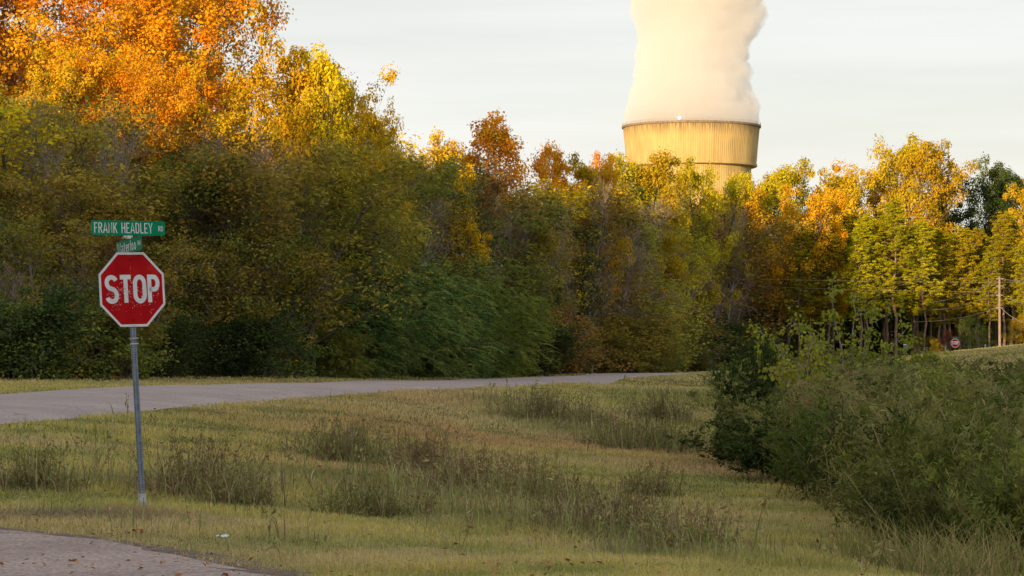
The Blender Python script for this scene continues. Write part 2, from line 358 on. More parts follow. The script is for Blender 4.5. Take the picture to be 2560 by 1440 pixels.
# weedy strips along the ditches (photograph columns, distance, half width)
def strip_w(X, Y):
    """0..1 weight of rank weeds"""
    w = np.zeros(len(X))
    for pts in ([(40, 1215, .7), (430, 1225, .9), (700, 1215, 1.3), (980, 1215, 2.4), (1180, 1260, 2.), (1400, 1330, 1.2), (1650, 1385, .8), (2000, 1432, .5)],
                [(1240, 1000, 1.), (1380, 1045, 2.), (1600, 1105, 2.), (1760, 1125, 1.6)], [(1620, 1045, 1.), (1700, 1060, 1.3)], [(1680, 985, 2.), (1810, 1000, 3.)]):
        p = np.array([(*gpt(a, b), c) for a, b, c in pts])
        d = np.full(len(X), 9.)
        for i in range(len(p) - 1):
            a, b = p[i], p[i + 1]; e = b[:2] - a[:2]; t = np.clip(((X - a[0]) * e[0] + (Y - a[1]) * e[1]) / (e @ e), 0, 1)
            q = np.hypot(X - a[0] - t * e[0], (Y - a[1] - t * e[1])) / (a[2] + t * (b[2] - a[2])); d = np.minimum(d, q)
        w = np.maximum(w, np.clip(1.4 - d, 0, 1))
    return w
X, Y = grass_pts(720000, 17, 250)
Zg = Z(X, Y); n = len(X)
p1 = fbm(X, Y, 3.2, 1); p2 = fbm(X, Y * .6, 6., 8); p3 = np.clip(fbm(X, Y, .8, 21, 3) * 2.2 - .6, 0, 1); sw = strip_w(X, Y)
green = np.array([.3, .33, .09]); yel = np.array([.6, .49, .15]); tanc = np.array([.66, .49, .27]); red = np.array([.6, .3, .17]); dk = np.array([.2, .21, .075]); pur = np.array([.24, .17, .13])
col = green * (1 - p3[:, None]) + yel * p3[:, None]
f = np.clip((p1 - .4) * 4, 0, 1)[:, None]; col = col * (1 - f * .55) + tanc * f * .55
mid = np.exp(-((Y - 52) / 22) ** 2) * np.clip(X / Y * 7 + 1.1, 0, 1)
f = (np.clip((p2 - .36) * 4, 0, 1) * mid)[:, None]; col = col * (1 - f * .65) + red * f * .65
f = (sw * .75 * np.clip(fbm(X, Y, 1.4, 61, 2) * 2 - .2, .3, 1))[:, None]; col = col * (1 - f) + dk * f
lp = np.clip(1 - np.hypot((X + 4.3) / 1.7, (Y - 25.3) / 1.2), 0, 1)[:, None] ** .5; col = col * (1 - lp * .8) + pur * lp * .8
col *= (.7 + .6 * rng.random(n))[:, None]
f = (rng.random(n) < .08)[:, None]; col = np.where(f, np.array([.5, .42, .24]), col)
h = (.035 + .06 * rng.random(n)) * (.7 + .9 * p3 + 1.6 * sw); w = (.002 + .0003 * Y) * (.7 + .6 * rng.random(n))
g = G(); blades(g, X, Y, Zg - .01, h, w, col, rng, .9)
tag(obj('grass', g.mesh('grass', [M['grass']])), 'rough olive and tan grass over the verge and meadow', 'grass', None, 'stuff')

# tall rank weeds between: brown seed stalks and long bent blades
X, Y = grass_pts(60000, 18, 110); sw = strip_w(X, Y) * (fbm(X, Y, 1.6, 40, 2) > .42)
sc = np.clip((fbm(X, Y, 1.3, 31, 2) - .6) * 5, 0, 1) * .16
kx = rng.random(len(X)) < np.maximum(sw * .55, sc); X, Y, sw = X[kx], Y[kx], sw[kx]; n = len(X)
c0 = np.array([.29, .22, .12]); c1 = np.array([.3, .34, .11]); c2 = np.array([.5, .43, .24]); q = rng.random(n)[:, None]; bb = fbm(X, Y, 1.5, 55, 2)[:, None]
col = np.where(q < bb * .9, c0, np.where(q < .93, c1, c2)) * (.6 + .8 * rng.random(n))[:, None]
h = (.15 + .34 * rng.random(n) ** 1.6) * (.7 + .5 * sw); g = G()
blades(g, X, Y, Z(X, Y) - .01, h, (.005 + .00028 * Y) * (.7 + .8 * rng.random(n)), col, rng, .5)
# twiggy stalks with small leaves
kx = rng.random(n) < .1; X, Y, h = X[kx], Y[kx], h[kx] * 1.35; n = len(X)
base = np.stack([X, Y, Z(X, Y)], 1); top = base + np.stack([rng.normal(0, .12, n), rng.normal(0, .12, n), h], 1)
g2 = G(); g2.tubes(base, top, .003 + .00005 * Y, .0015 + .00004 * Y, 3, .1)
for kk in range(7):
    t = rng.uniform(.3, 1, n)[:, None]; c = base * (1 - t) + top * t + rng.normal(0, .035, (n, 3)); g2.leaves(c, .07 + .0006 * Y, .35, rng, rng.random(n), upbias=1)
tag(obj('ditch_grass', g.mesh('ditch_grass', [M['grass']])), 'tall dark ditch grass bending in the shallow drain', 'grass', None, 'stuff')
tag(obj('ditch_weeds', g2.mesh('ditch_weeds', [M['weed']])), 'leafy brown and green weed stalks along the ditch', 'weeds', None, 'stuff')

# ------------------------------------------------------------------ tree growing
def grow(rng, H, r0, spread, base=.3, n1=14, n2=6, n3=4, up=.5, curve=.25, prof=None, lean=(0, 0), wob=.03, sub=.42, rb=.42, origin=(0, 0, 0)):
    seg = []; tips = []
    prof = prof or (lambda t: math.sqrt(max(.2, 1 - ((t - .42) / .66) ** 2)))
    o = np.array(origin, float); n = 9; tr = [o.copy()]; d = np.array([lean[0], lean[1], 1.])
    for i in range(n):
        d = d + rng.normal(0, wob * 3, 3) * [1, 1, 0]; d[2] = 1; tr.append(tr[-1] + d / np.linalg.norm(d) * H / n)
    tr = np.array(tr); R = lambda t: r0 * (1 - t) ** .8 + .012 * r0 / .1
    for i in range(n): seg.append((tr[i], tr[i + 1], R(i / n), R((i + 1) / n)))
    def at(t):
        k = min(int(t * n), n - 1); return tr[k] + (tr[k + 1] - tr[k]) * (t * n - k)
    tips.append(tr[-1])
    for i in range(n1):
        q = (i + rng.random() * .9) / n1; t = base + (1 - base) * q; t = min(t, .98); az = i * 2.4 + rng.uniform(-.5, .5)
        Lb = spread * prof(q) * rng.uniform(.5, 1.3); p = at(t); d = np.array([math.cos(az), math.sin(az), up * rng.uniform(.6, 1.4) + q * .5]); d /= np.linalg.norm(d)
        r = R(t) * rb + .006; m = 5; pl = [p]
        for s in range(m):
            d = d + rng.normal(0, .13, 3) + np.array([0, 0, curve * .3]); d /= np.linalg.norm(d); pl.append(pl[-1] + d * Lb / m)
            ra, rb_ = r * (1 - s / m * .85), r * (1 - (s + 1) / m * .85); seg.append((pl[-2], pl[-1], ra, rb_))
        for j in range(n2):
            u = .22 + .78 * (j + rng.random()) / n2; k = min(int(u * m), m - 1); pp = pl[k] + (pl[k + 1] - pl[k]) * (u * m - k)
            dd = (pl[k + 1] - pl[k]); dd /= np.linalg.norm(dd); e = dd + rng.normal(0, .75, 3) + [0, 0, .15 + curve * .4]; e /= np.linalg.norm(e)
            L2 = (Lb * sub * (1.15 - .5 * u) + .15) * rng.uniform(.7, 1.3); r2 = r * (1 - u * .7) * .5 + .003; m2 = 3; pq = [pp]
            for s in range(m2):
                e = e + rng.normal(0, .18, 3) + [0, 0, curve * .3]; e /= np.linalg.norm(e); pq.append(pq[-1] + e * L2 / m2)
                seg.append((pq[-2], pq[-1], r2 * (1 - s / m2 * .8), r2 * (1 - (s + 1) / m2 * .8)))
            tips.append(pq[-1])
            for v in range(n3):
                k2 = rng.integers(0, m2); st = pq[k2] + (pq[k2 + 1] - pq[k2]) * rng.random(); ee = e + rng.normal(0, .8, 3) + [0, 0, .1 + curve * .5]; ee /= np.linalg.norm(ee)
                L3 = L2 * rng.uniform(.3, .7); en = st + ee * L3; seg.append((st, en, r2 * .35 + .002, r2 * .15 + .0015)); tips.append(en)
    return seg, np.array(tips)
def seg_mesh(g, seg, tone=0., mi=0, thick=1.):
    P0 = np.array([s[0] for s in seg]); P1 = np.array([s[1] for s in seg]); R0 = np.array([s[2] for s in seg]) * thick; R1 = np.array([s[3] for s in seg]) * thick
    big = R0 > .03
    if big.any(): g.tubes(P0[big], P1[big], R0[big], R1[big], 7, tone, mi)
    if (~big).any(): g.tubes(P0[~big], P1[~big], R0[~big], R1[~big], 3, tone, mi)
def clumps(g, tips, per, sig, size, aspect, rng, axis=None, jitter=1., upbias=.4, flat=.75, ctone=.75, frac=.34):
    keep = rng.random(len(tips)) < frac; tips = tips[keep]; per = per / max(frac, .01) * .82; sig = sig * 1.3
    per_t = np.maximum(1, (per * rng.uniform(.3, 1.7, len(tips))).astype(int)); idx = np.repeat(np.arange(len(tips)), per_t); n = len(idx)
    ss = sig * rng.uniform(.6, 1.4, len(tips))[idx][:, None]
    off = rng.normal(size=(n, 3)) * [1, 1, flat]; off /= np.maximum(np.linalg.norm(off, axis=1, keepdims=True), .5) ** .5
    C = tips[idx] + off * ss
    nrm = off / (np.linalg.norm(off, axis=1, keepdims=True) + .1) + [0, 0, .45] + rng.normal(0, .5, (n, 3)); nrm /= np.linalg.norm(nrm, axis=1, keepdims=True)
    tone = np.clip(ctone * rng.random(len(tips))[idx] + (1 - ctone) * rng.random(n), 0, 1)
    g.leaves(C, size, aspect, rng, tone, axis, jitter, upbias, nrm=nrm)

PROTO = {}
def proto(kind, fn, n, seed):
    PROTO[kind] = []
    for i in range(n):
        r = np.random.default_rng(seed + i * 7); PROTO[kind].append(fn(r))
def broad(H, spread, base, n1, n2, n3, per, sig, size, aspect=.65, up=.5, r0=.16, **kw):
    def f(rng):
        seg, tips = grow(rng, H, r0, spread, base, n1, n2, n3, up, **kw)
        g = G(); seg_mesh(g, seg); t = g.mesh('trunk', [M['bark']])
        c = G(); clumps(c, tips, per, sig, size, aspect, rng); return t, c.mesh('crown', [M['olive']]), float(np.percentile(tips[:, 2], 98.5))
    return f
proto('maple', broad(18, 6.2, .12, 34, 6, 4, 44, .36, .165, .8, .55, .26), 4, 100)
proto('oak', broad(16, 4.6, .25, 26, 6, 3, 34, .36, .21, .7, .45, .22), 4, 200)
proto('understory', broad(9, 2.6, .08, 26, 6, 3, 16, .3, .16, .5, .5, .09), 5, 300)
proto('sparse', broad(9, 2.3, .15, 24, 5, 4, 7, .24, .15, .5, .8, .09), 4, 400)
def brush(rng):
    seg = []; tips = []
    for k in range(6):
        a, b = grow(rng, 3.4 * rng.uniform(.55, 1.1), .03, 1.2, .02, 12, 4, 3, .7, .15, lean=(rng.normal(0, .25), rng.normal(0, .25)), origin=(rng.normal(0, .7), rng.normal(0, .5), 0)); seg += a; tips.append(b)
    tips = np.concatenate(tips); n = 40; low = np.stack([rng.normal(0, .9, n), rng.normal(0, .6, n), rng.uniform(.1, .9, n)], 1); tips = np.concatenate([tips, low, low])
    g = G(); seg_mesh(g, seg); t = g.mesh('stems', [M['bark']]); c = G(); clumps(c, tips, 9, .17, .13, .55, rng, frac=.5); return t, c.mesh('crown', [M['olive']]), float(np.percentile(tips[:, 2], 98.5))
proto('brush', brush, 5, 1500)
def bare(rng):
    seg, tips = grow(rng, 10, .085, 2.1, .28, 24, 7, 5, 1.3, .35, rb=.5, sub=.5)
    g = G(); seg_mesh(g, seg, thick=1.0); t = g.mesh('trunk', [M['palebark']])
    c = G(); clumps(c, tips, 1.6, .12, .1, .5, rng, frac=.07); return t, c.mesh('crown', [M['russet']]), float(np.percentile(tips[:, 2], 99))
proto('bare', bare, 5, 500)
def fern(rng):
    seg = []; tips = []
    for s in range(4):
        a, b = grow(rng, 5.2 * rng.uniform(.7, 1.05), .06, 2.9, .08, 15, 5, 2, .25, -.15, lean=(rng.normal(0, .28), rng.normal(0, .28)), origin=(rng.normal(0, .5), rng.normal(0, .5), 0)); seg += a; tips.append(b)
    tips = np.concatenate(tips); g = G(); seg_mesh(g, seg); t = g.mesh('trunk', [M['bark']])
    # pinnate fronds arching out from each tip
    c = G(); cen = tips.mean(0) * [1, 1, 0]; n = len(tips)
    for k in range(3):
        dirv = (tips - cen) * [1, 1, .0]; dirv /= np.linalg.norm(dirv, axis=1, keepdims=True) + 1e-6; dirv = dirv + rng.normal(0, .6, (n, 3)) * [1, 1, .4]; tn = rng.random(n)
        Lf = rng.uniform(.45, .8, n)[:, None]
        for j in range(11):
            u = j / 10; P = tips + dirv * Lf * u + np.array([0, 0, 1.]) * (Lf * (.25 * u - .75 * u * u)); side = np.cross(dirv, [0, 0, 1.]); side /= np.linalg.norm(side, axis=1, keepdims=True) + 1e-6
            for sg in (-1, 1):
                ax = side * sg + dirv * .5 + [0, 0, -.25]; c.leaves(P + ax * .06, .19 * (1.15 - .6 * u), .34, rng, np.clip(tn * .85 + .15 * rng.random(n), 0, 1), ax * 2.2, .5, 1.2)
    return t, c.mesh('crown', [M['fern']]), float(np.percentile(tips[:, 2], 98.5))
proto('fern', fern, 3, 600)
def ivy(rng):
    seg, tips = grow(rng, 11, .16, 1.7, .3, 18, 5, 3, .7); g = G(); seg_mesh(g, seg); t = g.mesh('trunk', [M['bark']])
    c = G(); clumps(c, tips, 14, .3, .14, .7, rng); n = 5200; z = rng.uniform(.2, 8.5, n); a = rng.uniform(0, 2 * PI, n); r = .35 + .5 * vnoise(a * 2, z, 1.1, 3) + rng.normal(0, .12, n)
    C = np.stack([np.cos(a) * r, np.sin(a) * r, z], 1); c.leaves(C, .15, .8, rng, np.clip(vnoise(a, z, .6, 9) * .7 + .3 * rng.random(n), 0, 1)); return t, c.mesh('crown', [M['darkleaf']]), float(np.percentile(tips[:, 2], 98.5))
proto('ivy', ivy, 2, 700)
def pine(rng):
    H = 20; g = G(); wob = rng.normal(0, .12, (11, 2)); wob[0] = 0; pts = np.array([(wob[i, 0], wob[i, 1], H * i / 10) for i in range(11)]); g.polytube(pts, .17 * (1 - np.linspace(0, 1, 11) * .85), 8)
    P0, P1, Rr = [], [], []; tips = []; nb = 78
    for i in range(nb):
        q = i / nb; low = .36; z = H * (low + (1 - low) * q); az = i * 2.4 + rng.uniform(-.6, .6); L_ = (2.7 * (1 - q) ** .75 + .35) * rng.uniform(.4, 1.3) * min(1, .5 + q * 3); u = rng.uniform(-.25, .45) + q * .8
        p = np.array([np.interp(z, pts[:, 2], pts[:, 0]), np.interp(z, pts[:, 2], pts[:, 1]), z]); d = np.array([math.cos(az), math.sin(az), u]); e = p + d * L_
        P0.append(p); P1.append(e); Rr.append(.03)
        for j in range(7):
            t = .35 + .65 * (j + rng.random()) / 7; s = p + d * L_ * t; off = rng.normal(0, .28, 3) + [0, 0, .12]; P0.append(s); P1.append(s + off); Rr.append(.012); tips.append(s + off)
        tips.append(e)
    for i in range(12):   # dead stubs low on the trunk
        z = rng.uniform(.14, .4) * H; az = rng.uniform(0, 2 * PI); p = np.array([0, 0, z]); P0.append(p); P1.append(p + [math.cos(az) * .8, math.sin(az) * .8, rng.uniform(-.1, .25)]); Rr.append(.018)
    g.tubes(P0, P1, Rr, np.array(Rr) * .5, 4); t = g.mesh('trunk', [M['pinebark']]); tips = np.array(tips)
    c = G(); k = 24; idx = np.repeat(np.arange(len(tips)), k); n = len(idx); a = rng.normal(size=(n, 3)); a[:, 2] = np.abs(a[:, 2]) * .8 + .1 * a[:, 2]; a /= np.linalg.norm(a, axis=1, keepdims=True)
    C = tips[idx] + a * .15; c.leaves(C, .34, .2, rng, np.clip(rng.random(len(tips))[idx] * .6 + .4 * rng.random(n), 0, 1), a * 6, .3, .3); return t, c.mesh('crown', [M['pine']]), H
proto('pine', pine, 4, 800)

def front(q): return float(np.interp(q, [-400, 0, 600, 1000, 1400, 1700, 1900, 2100, 2600], [72, 77, 94, 115, 161, 222, 258, 254, 240]))
REG = []   # every tree: (root, noun, px, adj, group)
ti = [0]
def tree(kind, px, Y, top, leaf=None, width=1., noun=None, adj=None, lean=0., label=None, cat='tree', group=None, name=None, bark=None):
    ps = PROTO[kind]; tm, cm, H = ps[ti[0] % len(ps)]; ti[0] += 1
    if px < 1950 and kind in ('oak', 'ivy'): Y = max(Y, front(px) + (3 if kind == 'oak' else -1))
    x = wx(px, Y); z = z1(x, Y); h = wz(top, Y) - z; s = h / (H * 1.02)
    o = bpy.data.objects.new(name or 'tree', None); o.location = (x, Y, z - .05); rr = random.Random(ti[0] * 13 + int(px)); o.rotation_euler = (0, lean, rr.uniform(0, 6.28)); o.scale = (s * width, s * width, s); link(o)
    obj('stems' if kind == 'brush' else 'trunk', tm, o, bark); obj('crown', cm, o, leaf)
    if label: tag(o, label, cat, group)
    else: REG.append((o, noun, px, adj, Y, 'bush' if kind == 'brush' else cat))
    return o
def row(kind, pxs, Yf, topf, leaves, noun, name, adj, jit=25, width=1., seed=0, barkm=None):
    r = random.Random(seed)
    for p in pxs:
        q = p + r.uniform(-jit, jit); lf = r.choice(leaves) if leaves else None
        ad = adj[lf] if isinstance(adj, dict) else adj
        tree(kind, q, Yf(q) + r.uniform(-4, 4), topf(q) + r.uniform(-45, 35), M[lf] if lf else None, (1.2 if lf else 1) * width * r.uniform(.85, 1.3), noun, ad, name=name, bark=barkm)
def front(q): return float(np.interp(q, [-400, 0, 600, 1000, 1400, 1700, 1900, 2100, 2600], [72, 77, 94, 115, 161, 222, 258, 254, 240]))
A_OL = {'olive': 'olive brown', 'oliveg': 'olive green', 'russet': 'russet', 'yellow': 'dull yellow', 'darkleaf': 'dark green', 'oak': 'golden green', 'orange': 'orange', 'rust': 'rusty', 'fern': 'green'}

# the great orange maples, upper left
for px, Y, top, w, lf in ((-60, 118, -160, 1., 'orange'), (130, 120, -200, 1., 'orange'), (330, 116, -120, 1.05, 'orange'), (480, 124, -90, .85, 'orange'), (230, 132, -60, 1.1, 'yellow'), (20, 132, 20, 1.1, 'orange'), (430, 134, 60, 1.1, 'rust'), (200, 106, 130, .9, 'orange'), (60, 102, 150, .8, 'yellow'), (400, 106, 170, .8, 'orange')):
    tree('maple', px, Y, top, M[lf], w, 'tall maple', 'bright orange' if lf == 'orange' else A_OL[lf], name='maple_tree')
# golden oaks between the maples and the tower
for px, Y, top, w in ((660, 104, 95, .7), (770, 106, 140, .65), (850, 108, 165, .68), (905, 112, 260, .5), (985, 118, 335, .8), (1090, 127, 345, .8), (720, 112, 250, 1.), (830, 116, 290, .9), (600, 106, 230, .8)):
    tree('oak', px, Y, top, M['yellow'], w, 'oak', 'golden yellow', name='oak_tree')
tree('oak', 1230, 150, 305, M['orange'], .95, label='rust orange oak with thin see through crown on the skyline', name='oak_tree')
tree('oak', 1385, 172, 362, M['orange'], .6, label='narrow bright orange tree on the skyline left of the cooling tower', name='oak_tree')
tree('oak', 1440, 176, 400, M['oak'], .7, label='golden green tree just right of the narrow orange tree on the skyline', name='oak_tree')
tree('oak', 1490, 178, 390, M['orange'], .5, label='slim orange tree beside the leafy oak left of the tower foot', name='oak_tree')
for px, Y, top, w in ((1545, 206, 400, .8), (1620, 205, 382, .9), (1715, 208, 410, .7), (1770, 214, 430, .6), (1670, 215, 450, 1.)):
    tree('oak', px, Y, top, M['oak'], w, 'skyline oak', 'golden green', name='oak_tree')
for px, Y, top, w, lf in ((1920, 262, 425, .8, 'oak'), (1990, 268, 412, .9, 'oak'), (2060, 270, 430, .8, 'yellow'), (2150, 272, 428, .8, 'oak'), (2210, 280, 400, .9, 'yellow'), (2290, 276, 352, .8, 'oak'), (2365, 274, 362, .8, 'oak'), (2420, 282, 450, .9, 'darkleaf'), (2490, 284, 425, .8, 'darkleaf'), (2545, 280, 470, .8, 'oak'), (2600, 286, 440, .9, 'oak'), (2450, 290, 405, .7, 'oliveg'), (1850, 258, 470, .9, 'yellow'), (1790, 250, 500, .9, 'orange'), (1960, 250, 470, .9, 'yellow'), (2080, 252, 500, .8, 'orange')):
    tree('oak', px, Y, top, M[lf], w, 'skyline oak', A_OL[lf], name='oak_tree')
# middle depth fill
row('sparse', range(-100, 1300, 95), lambda q: front(q) + 14, lambda q: float(np.interp(q, [0, 500, 900, 1300], [270, 270, 350, 420])), ['olive', 'yellow', 'russet', 'olive', 'oliveg'], 'sapling', 'sapling', A_OL, seed=1, width=1.1)
row('understory', range(-60, 1300, 110), lambda q: front(q) + 20, lambda q: float(np.interp(q, [0, 600, 900, 1300], [300, 330, 400, 440])), ['olive', 'yellow', 'olive', 'russet'], 'back tree', 'woodland_tree', A_OL, seed=2, width=1.2)
row('understory', range(1300, 2000, 85), lambda q: front(q) + 18, lambda q: float(np.interp(q, [1300, 1600, 2000], [450, 500, 510])), ['olive', 'yellow', 'russet', 'oliveg', 'olive'], 'back tree', 'woodland_tree', A_OL, seed=3, width=1.2)
# front rows
row('understory', range(-80, 800, 88), lambda q: front(q) + 5, lambda q: float(np.interp(q, [0, 300, 700], [430, 400, 440])), ['olive', 'oliveg', 'olive', 'oliveg'], 'front tree', 'woodland_tree', A_OL, seed=4, width=1.1)
row('sparse', range(-40, 1000, 75), lambda q: front(q) + 2, lambda q: float(np.interp(q, [0, 500, 1000], [520, 560, 640])), ['oliveg', 'olive', 'oliveg', 'russet', 'olive'], 'low sapling', 'sapling', A_OL, seed=5, width=1.2)
row('understory', range(830, 1340, 80), lambda q: front(q) + 8, lambda q: float(np.interp(q, [800, 1300], [470, 540])), ['olive', 'oliveg', 'russet'], 'front tree', 'woodland_tree', A_OL, seed=6, width=1.1)
row('understory', range(560, 1320, 72), lambda q: front(q) + 1, lambda q: float(np.interp(q, [560, 700, 900, 1100, 1300], [400, 380, 420, 440, 520])), ['olive', 'oliveg', 'olive', 'oliveg'], 'edge tree', 'woodland_tree', A_OL, seed=16, width=1.15)
row('sparse', range(600, 1340, 66), lambda q: front(q), lambda q: float(np.interp(q, [600, 900, 1300], [430, 470, 560])), ['russet', 'olive', 'olive', 'oliveg'], 'edge sapling', 'sapling', A_OL, seed=17, width=1.1)
row('bare', [590, 750, 800, 870, 980, 1040, 1100, 1130, 1200, 1280], lambda q: front(q) - 1, lambda q: float(np.interp(q, [560, 900, 1300], [360, 430, 490])), None, 'roadside bare tree', 'bare_tree', 'pale leafless', seed=18, width=1.)
row('understory', range(1520, 2000, 62), lambda q: front(q) + 4, lambda q: float(np.interp(q, [1500, 1700, 2000], [530, 545, 560])), ['olive', 'russet', 'oliveg', 'darkleaf', 'olive', 'darkleaf'], 'front tree', 'woodland_tree', A_OL, seed=7, width=1.3)
row('bare', [60, 210, 265, 345, 450, 640, 700, 940, 1010, 1055, 1110], lambda q: front(q) + 6, lambda q: float(np.interp(q, [0, 500, 1100], [280, 330, 430])), None, 'bare tree', 'bare_tree', 'leafless grey', seed=8, width=1.)
row('bare', [1330, 1390, 1450, 1530, 1545, 1610, 1650, 1700, 1760, 1800, 1860, 1960], lambda q: front(q) - 2, lambda q: float(np.interp(q, [1300, 1450, 1600, 1800, 2000], [460, 470, 500, 470, 560])), None, 'bare tree', 'bare_tree', 'leafless grey', seed=9, width=.95)
row('brush', range(-40, 860, 36), lambda q: front(q) - .5, lambda q: float(np.interp(q, [0, 400, 900], [760, 770, 800])), ['oliveg', 'olive', 'darkleaf', 'oliveg', 'darkleaf'], 'edge bush', 'edge_bush', A_OL, seed=31, width=1.1, jit=22)
row('brush', range(1290, 1960, 40), lambda q: front(q) - 2, lambda q: float(np.interp(q, [1300, 1960], [820, 800])), ['darkleaf', 'olive', 'oliveg', 'russet', 'darkleaf'], 'edge bush', 'edge_bush', A_OL, seed=32, width=1.3, jit=22)
row('bare', [30, 170, 1330, 1410, 1490, 1560, 1640, 1700, 1780, 1850], lambda q: front(q) - 1.2, lambda q: 640., None, 'twiggy young tree', 'twiggy_tree', 'small grey', seed=21, width=1.2, jit=20)
# fern-leaved thicket trees in the middle
for px, Y, top, w, lf in ((900, 105, 640, 1., 'fern'), (1000, 111, 650, .95, 'fern'), (1090, 118, 700, .9, 'fern'), (1180, 126, 660, .85, 'oliveg'), (1258, 134, 720, .7, 'oliveg'), (1150, 121, 800, .8, 'fern'), (955, 105.5, 780, .8, 'fern'), (1235, 130, 840, .75, 'fern'), (860, 101, 800, .7, 'oliveg')):
    tree('fern', px, Y, top, M[lf], w, 'drooping feathery tree', 'fern green' if lf == 'fern' else 'olive green', name='feathery_tree')
for px, Y, top in ((1365, 158, 580), (1440, 168, 560), (1325, 156, 660), (1500, 176, 640)):
    tree('ivy', px, Y, top, M['darkleaf'], 1.25, 'vine covered tree', 'dark', name='vine_covered_tree')
# pines on the right
pr = random.Random(12)
for i, (px, Y, top) in enumerate([(1995, 246, 560), (2030, 252, 520), (2072, 248, 600), (2140, 250, 540), (2172, 247, 505), (2205, 252, 560), (2245, 247, 520), (2318, 246, 575), (2352, 254, 560), (2372, 251, 600), (2405, 256, 545), (2430, 258, 610), (2455, 262, 570), (2475, 253, 600), (2518, 256, 560), (2560, 252, 600), (2100, 258, 560), (2275, 256, 590), (2385, 264, 560), (2540, 266, 520), (2215, 264, 540), (2160, 266, 545), (2330, 266, 530), (2040, 266, 560), (2590, 260, 560), (2440, 270, 540), (2300, 262, 545), (2122, 262, 530)]):
    tree('pine', px + pr.uniform(-12, 12), Y + pr.uniform(-5, 5), top + pr.uniform(-25, 45), M['pine'], pr.uniform(1.1, 1.55), 'pine', 'tall straight', lean=pr.uniform(-.03, .03), name='pine_tree')

ORD = ['first', 'second', 'third', 'fourth', 'fifth', 'sixth', 'seventh', 'eighth', 'ninth', 'tenth', 'eleventh', 'twelfth', 'thirteenth', 'fourteenth', 'fifteenth', 'sixteenth', 'seventeenth', 'eighteenth', 'nineteenth', 'twentieth', 'twenty-first', 'twenty-second', 'twenty-third', 'twenty-fourth', 'twenty-fifth', 'twenty-sixth', 'twenty-seventh', 'twenty-eighth', 'twenty-ninth', 'thirtieth']
def zone(px): return 'behind the stop sign' if px < 560 else 'left of the tower' if px < 1500 else 'below the tower' if px < 1920 else 'right of the tower'
def label_all():
    grp = {}
    for t in REG: grp.setdefault((t[1], t[3], zone(t[2])), []).append(t)
    for (noun, adj, zn), ts in grp.items():
        ts.sort(key=lambda t: t[2])
        for i, t in enumerate(ts):
            if len(ts) == 1: lb = f'{adj} {noun} {zn}, the only one there'
            else: lb = f'{adj} {noun} {zn}, {ORD[i]} of those from the left'
            tag(t[0], lb, t[5], f'{noun}s {zn}')
label_all()

# ------------------------------------------------------------------ undergrowth at the wood edge (ground cover) and deep woodland behind
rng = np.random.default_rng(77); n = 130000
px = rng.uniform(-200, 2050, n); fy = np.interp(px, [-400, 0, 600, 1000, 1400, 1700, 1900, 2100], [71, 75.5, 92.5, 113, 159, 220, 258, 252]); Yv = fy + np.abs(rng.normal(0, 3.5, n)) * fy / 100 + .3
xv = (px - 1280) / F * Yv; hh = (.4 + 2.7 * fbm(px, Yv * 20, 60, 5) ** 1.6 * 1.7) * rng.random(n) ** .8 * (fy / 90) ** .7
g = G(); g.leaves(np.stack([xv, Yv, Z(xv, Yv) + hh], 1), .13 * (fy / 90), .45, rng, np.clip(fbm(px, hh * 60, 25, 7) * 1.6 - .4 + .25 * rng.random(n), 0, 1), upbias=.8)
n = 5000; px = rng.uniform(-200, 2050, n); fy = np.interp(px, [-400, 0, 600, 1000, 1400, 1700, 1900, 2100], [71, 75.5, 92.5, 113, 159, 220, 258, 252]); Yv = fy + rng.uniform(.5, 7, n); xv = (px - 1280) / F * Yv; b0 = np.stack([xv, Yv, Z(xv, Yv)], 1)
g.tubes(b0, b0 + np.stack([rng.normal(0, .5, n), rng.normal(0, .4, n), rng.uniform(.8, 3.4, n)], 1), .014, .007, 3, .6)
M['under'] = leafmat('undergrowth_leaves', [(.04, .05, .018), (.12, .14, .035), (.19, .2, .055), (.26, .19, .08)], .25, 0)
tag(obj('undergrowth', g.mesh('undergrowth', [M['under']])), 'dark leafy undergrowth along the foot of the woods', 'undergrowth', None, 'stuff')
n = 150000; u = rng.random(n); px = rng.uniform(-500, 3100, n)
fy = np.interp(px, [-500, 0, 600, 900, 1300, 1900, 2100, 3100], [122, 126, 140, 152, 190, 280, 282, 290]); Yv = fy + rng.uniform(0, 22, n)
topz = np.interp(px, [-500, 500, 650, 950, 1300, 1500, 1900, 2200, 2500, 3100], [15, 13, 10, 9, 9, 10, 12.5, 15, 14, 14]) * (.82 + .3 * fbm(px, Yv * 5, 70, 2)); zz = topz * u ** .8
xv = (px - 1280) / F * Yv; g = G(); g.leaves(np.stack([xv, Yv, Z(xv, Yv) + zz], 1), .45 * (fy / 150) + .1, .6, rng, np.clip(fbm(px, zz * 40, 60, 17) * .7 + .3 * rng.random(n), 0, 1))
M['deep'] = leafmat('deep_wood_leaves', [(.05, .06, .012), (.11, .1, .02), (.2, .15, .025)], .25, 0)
n = 900; px = rng.uniform(-500, 3100, n); fy = np.interp(px, [-500, 0, 600, 900, 1300, 1900, 2100, 3100], [118, 122, 135, 148, 185, 272, 272, 275]); Yv = fy + rng.uniform(0, 22, n); xv = (px - 1280) / F * Yv; b0 = np.stack([xv, Yv, Z(xv, Yv)], 1)
g.tubes(b0, b0 + np.stack([rng.normal(0, .3, n), rng.normal(0, .3, n), rng.uniform(7, 11, n)], 1), .13, .07, 5, .3)
tag(obj('woodland', g.mesh('woodland', [M['deep']])), 'deep woodland mass filling in behind the edge trees', 'woodland', None, 'stuff')

